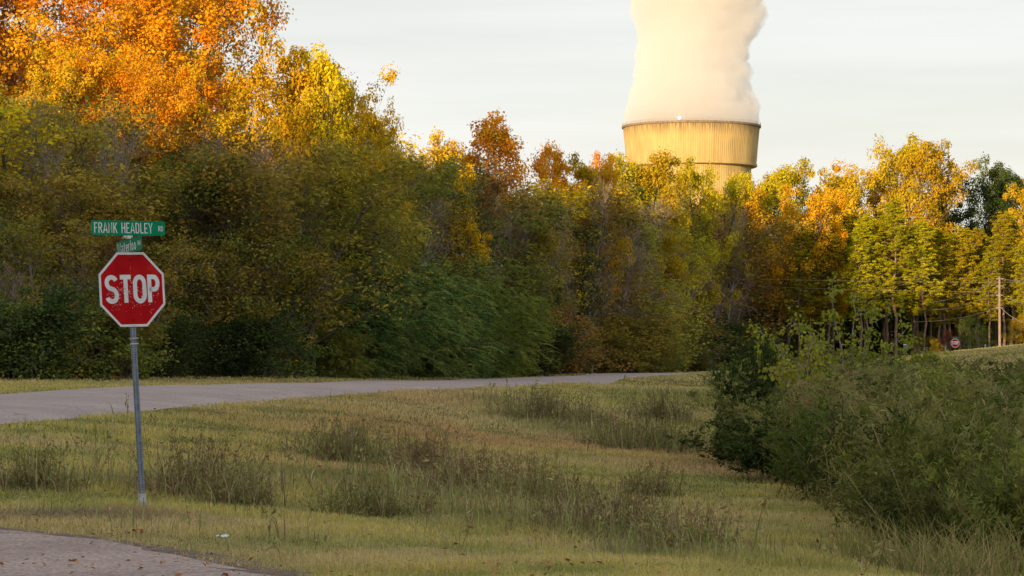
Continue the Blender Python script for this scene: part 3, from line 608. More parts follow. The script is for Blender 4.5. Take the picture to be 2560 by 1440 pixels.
# crowns along the crest of the unseen ridge, added to dapple its shade
n = 90000; c = rng.uniform(-330, 90, n); base = shade_ridge_h(c); s = -110 + rng.normal(0, 9, n)
crown = 5.5 * (vnoise(c, s, 9, 3) * .55 + vnoise(c, s, 3.2, 4) * .45) ; zz = base + crown * rng.random(n) ** .6 * 1.6 - 1.5
xr = s * DX + c * DY; yr = s * DY - c * DX
g = G(); g.leaves(np.stack([xr, yr, zz], 1), 1.1, .7, rng, rng.random(n))
tag(obj('shade_ridge_woodland', g.mesh('shade_ridge_woodland', [M['deep']])), 'unseen woodland added along the ridge behind the viewpoint to cast shade', 'woodland', None, 'stuff')

# ------------------------------------------------------------------ right-hand thicket
def caneshrub(H, stems, leafl, asp, per, spreadv, leafup=1.4, droop=.2):
    def f(rng):
        g = G(); c = G(); ax = []; P = []; tn = []
        for s in range(stems):
            o = np.array([rng.normal(0, spreadv * .3), rng.normal(0, spreadv * .3), 0.]); h = H * rng.uniform(.55, 1.08); d = np.array([rng.normal(0, spreadv * .28), rng.normal(0, spreadv * .28), 1.]); pl = [o]; m = 6
            for i in range(m):
                d = d + rng.normal(0, .1, 3) * [1, 1, .3]; d[2] = max(d[2] - droop * i / m * .4, .2); d /= np.linalg.norm(d); pl.append(pl[-1] + d * h / m)
            pl = np.array(pl); g.polytube(pl, np.linspace(.014, .004, m + 1) * H / 2.2, 4, tone=rng.random())
            ct = rng.random()
            nb = 9
            for b in range(nb):
                u = .2 + .8 * (b + rng.random()) / nb; k = min(int(u * m), m - 1); p = pl[k] + (pl[k + 1] - pl[k]) * (u * m - k); e = np.array([rng.normal(0, .6), rng.normal(0, .6), rng.uniform(.2, .9)]); e /= np.linalg.norm(e); Lb = H * .2 * rng.uniform(.6, 1.3) * (1.25 - u * .6); q = p + e * Lb
                g.tubes([p], [q], .004 * H / 2.2, .002, 3, rng.random())
                w = rng.random(per)[:, None]; P.append(p + (q - p) * w + rng.normal(0, .045, (per, 3)) * H / 2.2); ax.append(np.repeat((e + [0, 0, .2])[None] * leafup, per, 0)); tn.append(np.full(per, ct * .55) + .45 * rng.random(per))
        c.leaves(np.concatenate(P), leafl, asp, rng, np.clip(np.concatenate(tn), 0, 1), np.concatenate(ax), 1., .6)
        return g.mesh('stems', [M['tan']]), c.mesh('foliage', [M['cane']]), H
    return f
proto('cane', caneshrub(2.2, 30, .125, .24, 18, 1.2), 4, 900)
proto('dense', caneshrub(2.0, 32, .11, .55, 20, 1.1, .4), 3, 950)
proto('fine', caneshrub(2.0, 32, .1, .24, 18, 1.3, .8, .5), 3, 970)
SH = []
sr = random.Random(5)
def shrub(kind, x, Y, h, leaf, width=1., label=None, group=None, noun='shrub', adj='', cat='shrub', name='shrub', stem=None):
    ps = PROTO[kind]; tm, cm, H = ps[sr.randrange(len(ps))]; s = h / H; o = bpy.data.objects.new(name, None); o.location = (x, Y, z1(x, Y) - .03); o.rotation_euler = (0, 0, sr.uniform(0, 6.28)); o.scale = (s * width, s * width, s); link(o)
    obj('stems', tm, o, stem); obj('foliage', cm, o, leaf)
    if label: tag(o, label, cat, group)
    else: SH.append((o, noun, adj, x / Y, Y, cat))
    return o
pts = []
tries = 0
while len(pts) < 118 and tries < 9000:
    tries += 1; Y = math.exp(sr.uniform(math.log(21.5), math.log(108))); x = sr.uniform(.06, .225) * Y
    if not in_poly(np.array([x]), np.array([Y]), TH)[0]: continue
    if any(math.hypot(x - a, y - b) < .62 + .013 * Y for a, b in ((p[0], p[1]) for p in pts) for y in (Y,)): continue
    pts.append((x, Y))
for x, Y in pts:
    d = min(math.hypot(x - a, Y - b) for a, b in ((TH[i][0] + (TH[i + 1][0] - TH[i][0]) * t, TH[i][1] + (TH[i + 1][1] - TH[i][1]) * t) for i in range(0, 5) for t in (0, .25, .5, .75, 1)))
    h = min(1.45 + d * .26, 2.7) * sr.uniform(.8, 1.12)
    pxx = 1280 + x / Y * F
    top = np.interp(pxx, [1750, 1850, 2000, 2150, 2300, 2560], [950, 905, 880, 885, 905, 920]); hm = wz(top, Y) - z1(x, Y)
    h = min(h, max(hm * sr.uniform(.8, 1.05), .7)); 
    kd = sr.choice(['cane', 'cane', 'fine', 'dense'] if pxx > 2000 else ['dense', 'fine', 'cane']); lf = sr.choice([('cane', 'olive'), ('cane', 'olive'), ('oliveg', 'green'), ('oliveg', 'green'), ('weed', 'brownish')] if pxx > 1950 else [('darkleaf', 'dark'), ('oliveg', 'green'), ('cane', 'olive')])
    if Y < 36: kd = sr.choice(['cane', 'fine']); lf = sr.choice([('cane', 'olive'), ('oliveg', 'green'), ('darkleaf', 'dark'), ('weed', 'brownish'), ('oliveg', 'green')])
    noun = {'cane': 'cane shrub', 'fine': 'twiggy shrub', 'dense': 'leafy shrub'}[kd]
    shrub(kd, x, Y, h, M[lf[0]], 1.15 if Y < 45 else 1.5, noun=noun, adj=lf[1], name=noun.replace(' ', '_'))
def szone(u, Y):
    return ('near' if Y < 34 else 'middle' if Y < 52 else 'far') + ' thicket'
gg = {}
for t in SH: gg.setdefault((t[1], t[2], szone(t[3], t[4])), []).append(t)
for (noun, adj, zn), ts in gg.items():
    ts.sort(key=lambda t: t[3])
    for i, t in enumerate(ts):
        tag(t[0], f'{adj} {noun} in the {zn}, {ORD[i]} from the left' if len(ts) > 1 else f'{adj} {noun} in the {zn}, the only one there', 'shrub', 'shrubs crowding the roadside thicket')
shrub('dense', wx(1890, 52), 52, 2.45, M['darkleaf'], .55, 'dark evergreen bush standing at the left end of the thicket', name='evergreen_bush')
shrub('dense', wx(1845, 47), 47, .95, M['darkleaf'], 1.5, 'low dark spreading bramble at the left foot of the thicket', name='bramble')
shrub('dense', wx(1935, 42), 42, 1.15, M['darkleaf'], 1.6, 'low dark bramble behind the pale fallen branch', name='bramble')
for px, py, h, lf, lb in ((2235, 1345, 1.1, 'cane', 'olive cane shrub at the lower front edge of the thicket'), (2330, 1390, 1.15, 'darkleaf', 'dark green cane shrub low in the right corner beside the coarse grass'), (2440, 1425, 1.3, 'cane', 'olive cane shrub standing behind the middle coarse tuft'), (2535, 1440, 1.4, 'cane', 'leafy olive cane shrub in the bottom right corner'), (2500, 1380, 1.5, 'cane', 'tall olive cane shrub just above the bottom right corner'), (2390, 1350, 1.4, 'cane', 'leafy olive cane shrub above the corner grass tufts')):
    p_ = gpt(px, py); shrub('cane', p_[0], p_[1], h, M[lf], 1.15, lb, 'shrubs crowding the roadside thicket', name='cane_shrub')
# sapling with spreading lime-yellow leaves and leaning stems
def sapling(px, Y, top, spreadm, label, limbs, seed):
    r = np.random.default_rng(seed); x = wx(px, Y); z = z1(x, Y); H = wz(top, Y) - z; o = empty('leaning_sapling', (x, Y, z - .05), 0, label, 'tree')
    g = G(); c = G(); tips = []
    for lx, lz, bow in limbs:
        m = 9; pl = [np.array([r.normal(0, .08), r.normal(0, .08), 0.])]
        for i in range(1, m + 1):
            t = i / m; lz_ = lz * 1.33; pl.append(np.array([lx * t + r.normal(0, .03), r.normal(0, .06) * m * .1 + bow * t * .4, lz_ * (t + bow * t * (1 - t)) + r.normal(0, .02)]))
        pl = np.array(pl); g.polytube(pl, np.linspace(.035, .006, m + 1), 6)
        for i in range(16):
            t = r.uniform(.42, 1); k = min(int(t * m), m - 1); p = pl[k] + (pl[k + 1] - pl[k]) * (t * m - k); q = p + r.normal(0, .2, 3) + [np.sign(lx) * .12, 0, .06]; g.tubes([p], [q], .007, .003, 3); tips.append(q); tips.append((p + q) / 2)
    clumps(c, np.array(tips), 9, .085, .1, .75, r, frac=1.); obj('trunk', g.mesh('trunk', [M['palebark']]), o); obj('crown', c.mesh('crown', [M['limeleaf']]), o)
sapling(2130, 62, 700, 2., 'lime leaved sapling spreading wide branches above the thicket', [(-2.3, 2.15, .5), (-1.5, 2.3, .5), (-.5, 2.9, .1), (.05, 2.7, .1), (1.3, 2.1, .55), (2.0, 1.65, .75), (.6, 2.6, .3), (-.9, 1.9, .6)], 31)
sapling(2010, 60, 880, 1., 'small yellow leaved sapling arching over the left of the thicket', [(-.95, 1.75, .9), (-.6, 1.85, .5), (.2, 2., .2)], 33)
sapling(1995, 48, 880, 1., 'yellowing sapling half buried in the thicket by the evergreen bush', [(.25, 1.9, .1), (-.2, 1.5, .1)], 35)
# bright leafy weeds at the right above the thicket
for i, (px, Y, h) in enumerate(((2450, 62, 1.75), (2490, 58, 1.6), (2540, 60, 1.9), (2395, 66, 1.4))):
    shrub('dense', wx(px, Y), Y, h, M['oliveg'], .7, f'tall bright green weed against the meadow, {ORD[i]} from the left' if i < 3 else 'short green weed left of the taller weeds against the meadow', name='leafy_weed', cat='weed')
# long coarse grass at lower right
rng = np.random.default_rng(9)
for i, (px, Y, s, lb) in enumerate(((2180, 22.3, 1., 'arching tan and green grass tuft left in the lower right corner'), (2330, 21.6, 1.1, 'broad tan grass tuft, middle one in the lower right corner'), (2480, 21.3, 1.1, 'tangled tan grass tuft right in the lower right corner'), (2400, 20.2, .8, 'short grass tuft at the very bottom of the right corner'))):
    x = wx(px, Y); o = empty('grass_tuft', (x, Y, z1(x, Y) - .02), 0, lb, 'grass tuft', 'coarse grass tufts in the lower right corner'); n = 200; g = G()
    a = rng.uniform(0, 2 * PI, n); r_ = rng.random(n) ** .5 * .35; Ln = rng.uniform(.2, .65, n) * s; tl = rng.uniform(.2, 1.1, n); aa = rng.uniform(0, 2 * PI, n)
    b0 = np.stack([np.cos(a) * r_, np.sin(a) * r_, 0 * a], 1); prev = b0; cc = np.where((rng.random(n) < .5)[:, None], [.42, .33, .15], [.24, .25, .07]) * rng.uniform(.6, 1.2, n)[:, None]
    for kq in range(4):
        t = (kq + 1) / 4; nxt = b0 + np.stack([np.cos(aa) * tl * Ln * t * t * .9, np.sin(aa) * tl * Ln * t * t * .9, Ln * (t - .35 * tl * t * t)], 1); wv = .011 * (1 - t * .8)
        W0 = np.array([.011 * (1 - kq / 4 * .8), 0, 0]) * .5; W1 = np.array([wv, 0, 0]) * .5
        V = np.stack([prev - W0, prev + W0, nxt + W1, nxt - W1], 1).reshape(-1, 3); g.add(V, np.arange(4 * n).reshape(n, 4), 0, 0, np.repeat(cc, 4, 0)); prev = nxt
    obj('blades', g.mesh('blades', [M['grass']]), o)
# distinct dark clumps in the meadow
def clump(px, Y, h, wdt, label, seed, green=.3):
    r = np.random.default_rng(seed); Y = ground_Y(px, Y); x = wx(px, Y); o = empty('weed_clump', (x, Y, z1(x, Y) - .02), 0, label, 'weeds', 'rank weed clumps in the rough grass'); g = G(); h *= .8; n = int(330 * wdt / .5)
    a = r.uniform(0, 2 * PI, n); rr = r.random(n) ** .7 * wdt * (1 + .35 * np.sin(a * 2 + seed) + .2 * np.sin(a * 5)); tilt = r.normal(0, .75, n) + rr * .5; Ln = r.random(n) ** 1.5 * h * 1.15 + .12
    b0 = np.stack([np.cos(a) * rr, np.sin(a) * rr, 0 * a], 1); aa = a + r.normal(0, .7, n); prev = b0
    cc = np.where((r.random(n) < green)[:, None], [.26, .29, .09], np.where((r.random(n) < .5)[:, None], [.24, .17, .1], [.48, .39, .21])) * r.uniform(.6, 1.3, n)[:, None]
    for kq in range(3):
        t = (kq + 1) / 3; nxt = b0 + np.stack([np.cos(aa) * tilt * Ln * t * t, np.sin(aa) * tilt * Ln * t * t, Ln * (t - .25 * np.abs(tilt) * t * t)], 1); w0 = .004 + .0001 * Y
        W0 = np.array([w0 * (1 - kq / 3 * .7), 0, 0]); W1 = np.array([w0 * (1 - t * .7), 0, 0]); V = np.stack([prev - W0, prev + W0, nxt + W1, nxt - W1], 1).reshape(-1, 3); g.add(V, np.arange(4 * n).reshape(n, 4), 0, 0, np.repeat(cc, 4, 0)); prev = nxt
    k = r.random(n) < .3; B0 = b0[k]; T0 = B0 + np.stack([r.normal(0, .14, k.sum()), r.normal(0, .14, k.sum()), Ln[k] * 1.15], 1); g3 = G(); g3.tubes(B0, T0, .0025 + .00004 * Y, .0012 + .00004 * Y, 3, .1)
    for kk in range(9):
        t = r.uniform(.25, 1, len(B0))[:, None]; g3.leaves(B0 * (1 - t) + T0 * t + r.normal(0, .04, B0.shape), .045 + .0006 * Y, .4, r, np.clip(r.random(len(B0)) * .5 + green * .6 * r.random(len(B0)), 0, 1), upbias=1)
    obj('blades', g.mesh('blades', [M['grass']]), o); obj('stalks', g3.mesh('stalks', [M['weed']]), o)
for q in ((490, 1245, .7, .6, 'dark brown weed clump just right of the stop sign post', .2), (90, 1225, .5, .5, 'thin weed clump left of the stop sign post', .5), (590, 1265, .45, .5, 'second dark clump right of the stop sign post', .3),
          (870, 1150, .6, .9, 'brown weed clump in the middle of the near ditch', .4), (1060, 1190, .6, .6, 'dark twiggy clump where the rough grass meets the meadow', .2), (1190, 1240, .55, .8, 'broad dark red clump at the ditch edge', .1),
          (1340, 1270, .6, .6, 'green weed clump right of the dark red clump', .8), (1500, 1345, .5, .9, 'dark clump at the right end of the near ditch', .2), (1365, 1055, .75, 1.1, 'brown bushy clump in the far ditch', .35),
          (1655, 1055, .75, .7, 'round brown clump in the meadow near the thicket', .3), (1600, 1125, .7, 1.2, 'wide green clump in the far ditch', .7), (1620, 1245, .4, .5, 'small dark sprigs alone on the red meadow', .4), (1720, 1400, .45, .5, 'tall grass clump at the bottom right of the ditch', .5), (930, 1295, .45, .6, 'pale bent grass clump in the near ditch', .6)):
    clump(*q[:5], int(q[0]), q[5])

rng = np.random.default_rng(55); n = 5000; Y = np.exp(rng.uniform(math.log(17), math.log(60), n)); X = rng.uniform(-.23, .22, n) * Y; nearr = (rng.random(n) < .1 + .9 * np.clip(fbm(X, Y, 1.5, 91, 2) * 3 - 1.6, 0, 1)) & ~in_poly(X, Y, road_poly); X, Y = X[nearr], Y[nearr]; n = len(X)
g = G(); nr3 = rng.normal(0, .5, (n, 3)); nr3[:, 2] = 1; nr3 /= np.linalg.norm(nr3, axis=1, keepdims=True); g.leaves(np.stack([X, Y, Z(X, Y) + .055 + .03 * rng.random(n)], 1), .045, .7, rng, rng.random(n), nrm=nr3)
M['fallen'] = leafmat('fallen_leaves', [(.2, .09, .04), (.38, .2, .08), (.45, .33, .17)], .1, 0)
tag(obj('fallen_leaves', g.mesh('fallen_leaves', [M['fallen']])), 'brown fallen leaves scattered over grass and side road', 'leaves', None, 'stuff')
# fallen branch and litter
g = G(); Y = ground_Y(1870, 1185) ; pl = [(wx(a, Y), Y, wz(b, Y)) for a, b in ((1842, 1153), (1855, 1153), (1870, 1155), (1885, 1157), (1900, 1161), (1908, 1164))]; pl = np.array(pl); pl[:, 1] += [0, .05, 0, -.05, 0, .1]
g.polytube(pl, [.006, .011, .012, .012, .010, .005], 6); tag(obj('fallen_branch', g.mesh('fallen_branch', [simple('dry_wood', (.5, .45, .38), .8, noise=(20, (.38, .33, .27)))])), 'pale dead branch lying against the dark bramble', 'branch')
def crumple(name, px, Y, s, m, label, cat, seed):
    r = np.random.default_rng(seed); x = wx(px, Y); z = z1(x, Y); n = 9; a, b = np.meshgrid(np.linspace(-1, 1, n), np.linspace(-1, 1, n)); V = np.stack([a * s, b * s * .7, .35 * s * (r.random((n, n)) + .5 * np.sin(a * 3) * np.cos(b * 2))], 2); V += r.normal(0, s * .05, V.shape); V[..., 2] += .09
    i = np.arange(n * n).reshape(n, n); g = G(); g.add(V.reshape(-1, 3), np.stack([i[:-1, :-1], i[:-1, 1:], i[1:, 1:], i[1:, :-1]], 2).reshape(-1, 4)); o = obj(name, g.mesh(name, [m])); o.location = (x, Y, z); tag(o, label, cat)
crumple('litter', 558, ground_Y(558, 1370), .05, simple('wrapper_plastic', (.5, .62, .68), .35, noise=(30, (.75, .78, .8))), 'crumpled pale blue wrapper in the grass by the side road', 'litter', 3)
crumple('dead_leaf', 345, ground_Y(345, 1354), .045, simple('dry_leaf', (.4, .14, .05), .8, noise=(30, (.25, .1, .04))), 'curled orange dead leaf at the side road edge', 'leaf', 4)

# ------------------------------------------------------------------ signs
def arc(cx, cy, rx, ry, a0, a1, n=10): return [(cx + rx * math.cos(rad(a0 + (a1 - a0) * i / n)), cy + ry * math.sin(rad(a0 + (a1 - a0) * i / n))) for i in range(n + 1)]
GL = {  # strokes on a box 0..w x 0..1
 'S': (.55, [arc(.275, .76, .225, .19, 20, 180, 9) + arc(.275, .74, .225, .21, 190, 250, 4) + arc(.275, .27, .225, .24, 70, -10, 5) + arc(.275, .24, .225, .19, -20, -165, 9)]),
 'T': (.52, [[(0, .95), (.52, .95)], [(.26, .95), (.26, 0)]]),
 'O': (.55, [arc(.275, .7, .225, .25, 0, 180, 10) + arc(.275, .3, .225, .25, 180, 360, 10) + [(.5, .7)]]),
 'P': (.52, [[(.06, 0), (.06, .95), (.27, .95)] + arc(.27, .715, .19, .235, 90, -90, 8) + [(.06, .48)]]),
 'F': (.46, [[(.06, 0), (.06, .95), (.46, .95)], [(.06, .5), (.38, .5)]]),
 'R': (.54, [[(.06, 0), (.06, .95), (.28, .95)] + arc(.28, .73, .19, .22, 90, -90, 8) + [(.06, .51)], [(.26, .51), (.5, 0)]]),
 'A': (.58, [[(.02, 0), (.29, .98), (.56, 0)], [(.12, .28), (.46, .28)]]),
 'N': (.56, [[(.06, 0), (.06, .97), (.5, .03), (.5, 1)]]),
 'K': (.54, [[(.06, 0), (.06, 1)], [(.5, 1), (.08, .42)], [(.2, .58), (.52, 0)]]),
 'H': (.54, [[(.06, 0), (.06, 1)], [(.48, 0), (.48, 1)], [(.06, .5), (.48, .5)]]),
 'E': (.46, [[(.46, .95), (.06, .95), (.06, .05), (.46, .05)], [(.06, .5), (.38, .5)]]),
 'D': (.54, [[(.06, .05), (.06, .95), (.22, .95)] + arc(.22, .7, .26, .25, 90, 0, 6) + arc(.22, .3, .26, .25, 0, -90, 6) + [(.06, .05)]]),
 'L': (.44, [[(.06, 1), (.06, .05), (.44, .05)]]),
 'Y': (.56, [[(.02, 1), (.28, .48), (.54, 1)], [(.28, .48), (.28, 0)]]),
 'W': (.8, [[(.03, 1), (.2, .04), (.4, .92), (.6, .04), (.77, 1)]]),
 'a': (.46, [arc(.22, .5, .17, .2, 160, 0, 7) + [(.39, 0)], arc(.2, .2, .16, .16, 60, 330, 9) + [(.39, .22)]]),
 't': (.34, [[(.14, .95), (.14, .18)] + arc(.24, .16, .1, .12, 180, 290, 4), [(.0, .66), (.32, .66)]]),
 'e': (.46, [[(.06, .36), (.4, .36)] + arc(.23, .38, .17, .3, 0, 180, 8) + arc(.23, .34, .17, .3, 180, 315, 7)]),
 'r': (.34, [[(.06, 0), (.06, .7)], arc(.24, .45, .17, .22, 170, 75, 5)]),
 'l': (.14, [[(.07, 0), (.07, 1)]]),
 'o': (.46, [arc(.23, .36, .17, .32, 0, 360, 16)]),
 'd': (.46, [[(.4, 0), (.4, 1)], arc(.22, .34, .17, .3, 35, 325, 12)]),
 ' ': (.34, [])}
def text(g, s, x0, z0, h, w_total, stroke, y, mi, gap=.16):
    """flat strokes on the plane y, filling w_total across"""
    adv = sum(GL[c][0] + gap for c in s) - gap; kx = w_total / adv; x = x0
    for c in s:
        w, sts = GL[c]
        for li, st in enumerate(sts):
            P = np.array([(x + a * kx, z0 + b * h) for a, b in st]); P = P[np.concatenate([[True], np.linalg.norm(np.diff(P, axis=0), axis=1) > 1e-4])]; D = np.diff(P, axis=0); D /= np.linalg.norm(D, axis=1, keepdims=True) + 1e-9
            T = np.concatenate([D[:1], D[:-1] + D[1:], D[-1:]]); ln = np.linalg.norm(T, axis=1, keepdims=True); T /= ln + 1e-9
            nn = np.stack([-T[:, 1], T[:, 0]], 1); cs = np.ones(len(P)); cs[1:-1] = np.minimum(1 / np.maximum(np.sum(T[1:-1] * D[:-1], 1), .6), 1.6)
            A = P + nn * (stroke / 2 * cs)[:, None]; B = P - nn * (stroke / 2 * cs)[:, None]; yy = y - li * .0004
            V = np.concatenate([np.stack([A[:, 0], np.full(len(A), yy), A[:, 1]], 1), np.stack([B[:, 0], np.full(len(A), yy), B[:, 1]], 1)]); n = len(P); i = np.arange(n - 1)
            g.add(V, np.stack([i, i + n, i + n + 1, i + 1], 1), 0, mi)
        x += (w + gap) * kx
def octagon(R): return [(R * math.cos(rad(22.5 + 45 * i)), R * math.sin(rad(22.5 + 45 * i))) for i in range(8)]
def plate(g, pts, y0, y1, mi_front, mi_back):
    n = len(pts); g.add([(a, y0, b) for a, b in pts], [list(range(n))], 0, mi_front); g.add([(a, y1, b) for a, b in pts], [list(range(n))[::-1]], 0, mi_back)
    V = [(a, y0, b) for a, b in pts] + [(a, y1, b) for a, b in pts]; g.add(V, [(i, i + n, (i + 1) % n + n, (i + 1) % n) for i in range(n)], 0, mi_back)
# faded red sheeting with scratches and rust
rm, nt, out = mat('faded_red_sheeting'); L = nt.links.new
tc = N(nt, 'TexCoord'); n1 = N(nt, 'TexNoise'); n1.inputs['Scale'].default_value = 5; n1.inputs['Detail'].default_value = 6; L(tc.outputs['Object'], n1.inputs['Vector'])
r = ramp(nt, [(.3, (.36, .003, .006)), (.6, (.46, .006, .01)), (.8, (.5, .03, .02))]); L(n1.outputs[0], r.inputs[0])
p = N(nt, 'BsdfPrincipled'); p.inputs['Specular IOR Level'].default_value = .06; p.inputs['Roughness'].default_value = .5; L(r.outputs[0], p.inputs['Base Color']); L(p.outputs[0], out.inputs[0])
M['red'] = rm
M['white'] = simple('white_sheeting', (.62, .62, .64), .5, noise=(9, (.74, .74, .76)))
M['alu'] = simple('bare_aluminium', (.55, .55, .55), .4, .6, noise=(12, (.4, .4, .4)))
M['green'] = simple('green_sheeting', (.002, .2, .09), .45, noise=(7, (.004, .25, .12)), spec=.06)
M['galv'] = simple('galvanised_steel', (.13, .165, .215), .6, .2, noise=(16, (.22, .26, .32), 6))
M['galvl'] = simple('light_zinc', (.52, .53, .54), .6, .2, noise=(10, (.36, .35, .33)))
M['hole'] = simple('dark_hole', (.02, .02, .02), .9)
M['rust'+'y'] = simple('rust_stain', (.36, .13, .06), .9, noise=(18, (.5, .2, .12)))
M['chip'] = simple('chipped_paint', (.5, .42, .4), .6, noise=(40, (.66, .6, .58)))

YS = 26.5; sx = wx(362, YS); root = empty('stop_sign', (sx, YS, z1(sx, YS) - .02), 0, 'weathered red stop sign on a leaning perforated metal post', 'stop sign')
root.rotation_mode = 'QUATERNION'
up = Vector((-.066, .055, 1)).normalized(); q = Vector((0, 0, 1)).rotation_difference(up); yaw = Matrix.Rotation(rad(32), 3, 'Z').to_quaternion(); root.rotation_quaternion = q @ yaw; root.scale = (.96, 1, 1.02); root.location.x -= .012
PXM = YS / F
zc = (1272 - 724) * PXM; R8 = 184 * PXM / 2 / math.cos(rad(22.5))
# local frame: x across the sign face, -y towards the viewer
g = G(); hw = .024; top_post = (1272 - 634) * PXM
def u_post(g, z0, z1_, hw):
    g.box(-hw, hw, -hw, hw, z0, z1_, 0)
    z = z0 + .03
    while z < z1_ - .02:
        for s, (nx_, ny_) in enumerate(((0, -1), (-1, 0), (1, 0))):
            a = np.arange(8) * PI / 4; rr = .0062
            if ny_: V = np.stack([np.cos(a) * rr, np.full(8, -hw - .0012), z + np.sin(a) * rr], 1)
            else: V = np.stack([np.full(8, nx_ * (hw + .0012)), np.cos(a) * rr, z + np.sin(a) * rr], 1)
            g.add(V, [list(range(8))], 0, 1)
        z += .0254
u_post(g, .2, top_post, hw)
post = obj('post', g.mesh('post', [M['galv'], M['hole']]), root)
g = G(); g.box(-.031, .031, -.031, .031, -.05, .18, 0); g.box(-.034, .034, -.034, .034, .165, .19, 0); g.tubes([(0, -.034, .12)], [(0, -.05, .12)], .008, .008, 8, mi=0, cap=True)
g.box(-.0015, .0045, -.0345, -.0315, .02, .15, 1)
obj('base_sleeve', g.mesh('base_sleeve', [M['galvl'], M['hole']]), root)
for zz_ in ((1272 - 845) * PXM, (1272 - 858) * PXM):
    g = G(); g.box(-.031, .031, -.031, .031, zz_ - .007, zz_ + .007); g.box(.02, .04, -.038, -.028, zz_ - .005, zz_ + .005); obj('strap', g.mesh('strap', [M['galvl']]), root)
yf = -.034
g = G(); g.box(-.03, .03, -.031, -.026, zc - .02, zc + .02, 1)
O = [(a, b + zc) for a, b in octagon(R8)]
n = 8; plate(g, O, yf, yf + .003, 1, 2)
O2 = [(a * .935, (b) * .935 + zc) for a, b in octagon(R8)]
g.add([(a, yf - .001, b) for a, b in O2], [list(range(8))], 0, 0)
r = np.random.default_rng(8)
def chip(x, z, s, mi, yy=-.0032, asp=1.):
    m = 6; a = np.sort(r.uniform(0, 2 * PI, m)); rr = s * r.uniform(.4, 1.1, m); th = r.uniform(-.6, .6)
    u = np.cos(a) * rr * asp; v = np.sin(a) * rr; X_ = u * math.cos(th) - v * math.sin(th); Z_ = u * math.sin(th) + v * math.cos(th)
    g.add(np.stack([x + X_, np.full(m, yf + yy), zc + z + Z_], 1), [list(range(m))[::1]], 0, mi)
HH = R8 * .9
for i in range(230):
    x = r.uniform(-.3, .31); z = -abs(r.normal(.07, .075)) + .0 + .02; 
    if abs(x) + abs(z) < .47: chip(x, z, r.uniform(.0018, .0062), 3, -.0032 - i * 2e-6, 1.5)
for i in range(30): chip(-.075 + r.normal(0, .045), .005 + r.normal(0, .032), r.uniform(.004, .012), 3 if i % 3 else 2, -.0040 - i * 4e-6, 1.8)
for i in range(8): chip(.2 + r.normal(0, .02), -.235 + r.normal(0, .02), r.uniform(.002, .005), 3, -.0045 - i * 4e-6)
for i in range(30): chip(-.01 + r.normal(0, .003), .155 - r.random() * .12 + .09, r.uniform(.003, .007), 4, -.0052 - i * 4e-6, .6)
for i in range(26): chip(-.26 + r.random() * .1, -.1 - r.random() * .12, r.uniform(.003, .006), 4, -.0056 - i * 4e-6, 1.4)
face = obj('sign_face', g.mesh('sign_face', [M['red'], M['white'], M['alu'], M['chip'], M['rusty']]), root)
g = G(); text(g, 'STOP', -.305, zc - .135, .275, .62, .047, yf - .0022, 0, .14); obj('lettering', g.mesh('lettering', [M['white']]), face)
for dz in (.315, -.31):
    g = G(); g.tubes([(0, yf, zc + dz)], [(0, yf - .008, zc + dz)], .009, .009, 8, cap=True); obj('bolt', g.mesh('bolt', [M['hole']]), face)
# street name blades
def blade(z0, h, L0, L1, yawz, roll, txt, tx0, tw, th, sub, sx0, sw_, sh, name_h, stroke, label):
    o = bpy.data.objects.new('street_name_blade', None); link(o, root); o.location = (0, 0, z0); o.rotation_euler = (0, roll, yawz)
    g = G(); rr = .018; pts = []
    for cx, cz, a0 in ((L1 - rr, h - rr, 0), (L0 + rr, h - rr, 90), (L0 + rr, rr, 180), (L1 - rr, rr, 270)): pts += arc(cx, cz, rr, rr, a0, a0 + 90, 4)
    plate(g, pts, -.002, .002, 0, 0)
    panel = obj('panel', g.mesh('panel', [M['green']]), o); panel['label'] = label
    g = G(); text(g, txt, tx0, (h - th) / 2, th, tw, stroke, -.0034, 0, .15); text(g, sub, sx0, name_h, sh, sw_, stroke * .55, -.0034, 0, .14); m = g.mesh('lettering', [M['white']]); obj('lettering', m, o)
    return o
blade((1272 - 590) * PXM + .004, .15, -.42, .44, 0, rad(.9), 'FRANK HEADLEY', -.39, .68, .108, 'RD', .36, .055, .055, .045, .0105, 'long green street name blade in capital letters')
blade((1272 - 633) * PXM, .14, -.26, .29, rad(-85), rad(-1.), 'Waterloo', -.235, .4, .106, 'Rd', .205, .06, .05, .05, .0115, 'short green street name blade turned edgeways')
for zz_ in ((1272 - 593) * PXM, (1272 - 634) * PXM):
    g = G(); g.box(-.05, .05, -.014, .014, zz_ - .006, zz_ + .012); g.tubes([(0, 0, zz_ - .02)], [(0, 0, zz_ + .012)], .03, .03, 10, cap=True); obj('bracket', g.mesh('bracket', [M['alu']]), root)

# distant stop sign across the meadow
Yd = 222.; xd = wx(2387, Yd); zd = z1(xd, Yd); far = empty('stop_sign', (xd, Yd, zd), rad(8), 'small far red stop sign beyond the meadow with a green plate on top', 'stop sign')
zcd = wz(857.5, Yd) - zd; g = G(); plate(g, [(a, b + zcd) for a, b in octagon(.41)], -.05, -.045, 0, 2); g.add([(a, -.052, b + zcd) for a, b in octagon(.365)], [list(range(8))], 0, 1)
text(g, 'STOP', -.28, zcd - .12, .26, .56, .06, -.056, 0, .14); obj('sign_face', g.mesh('sign_face', [M['white'], M['red'], M['alu']]), far)
g = G(); g.box(-.04, .04, -.04, .04, 0, zcd + .5); obj('post', g.mesh('post', [simple('green_post', (.03, .12, .09), .6)]), far)
g = G(); g.box(-.02, .02, -.35, .35, zcd + .42, zcd + .56); g.box(-.36, .36, -.06, -.05, zcd + .44, zcd + .5); obj('name_plate', g.mesh('name_plate', [M['green']]), far)
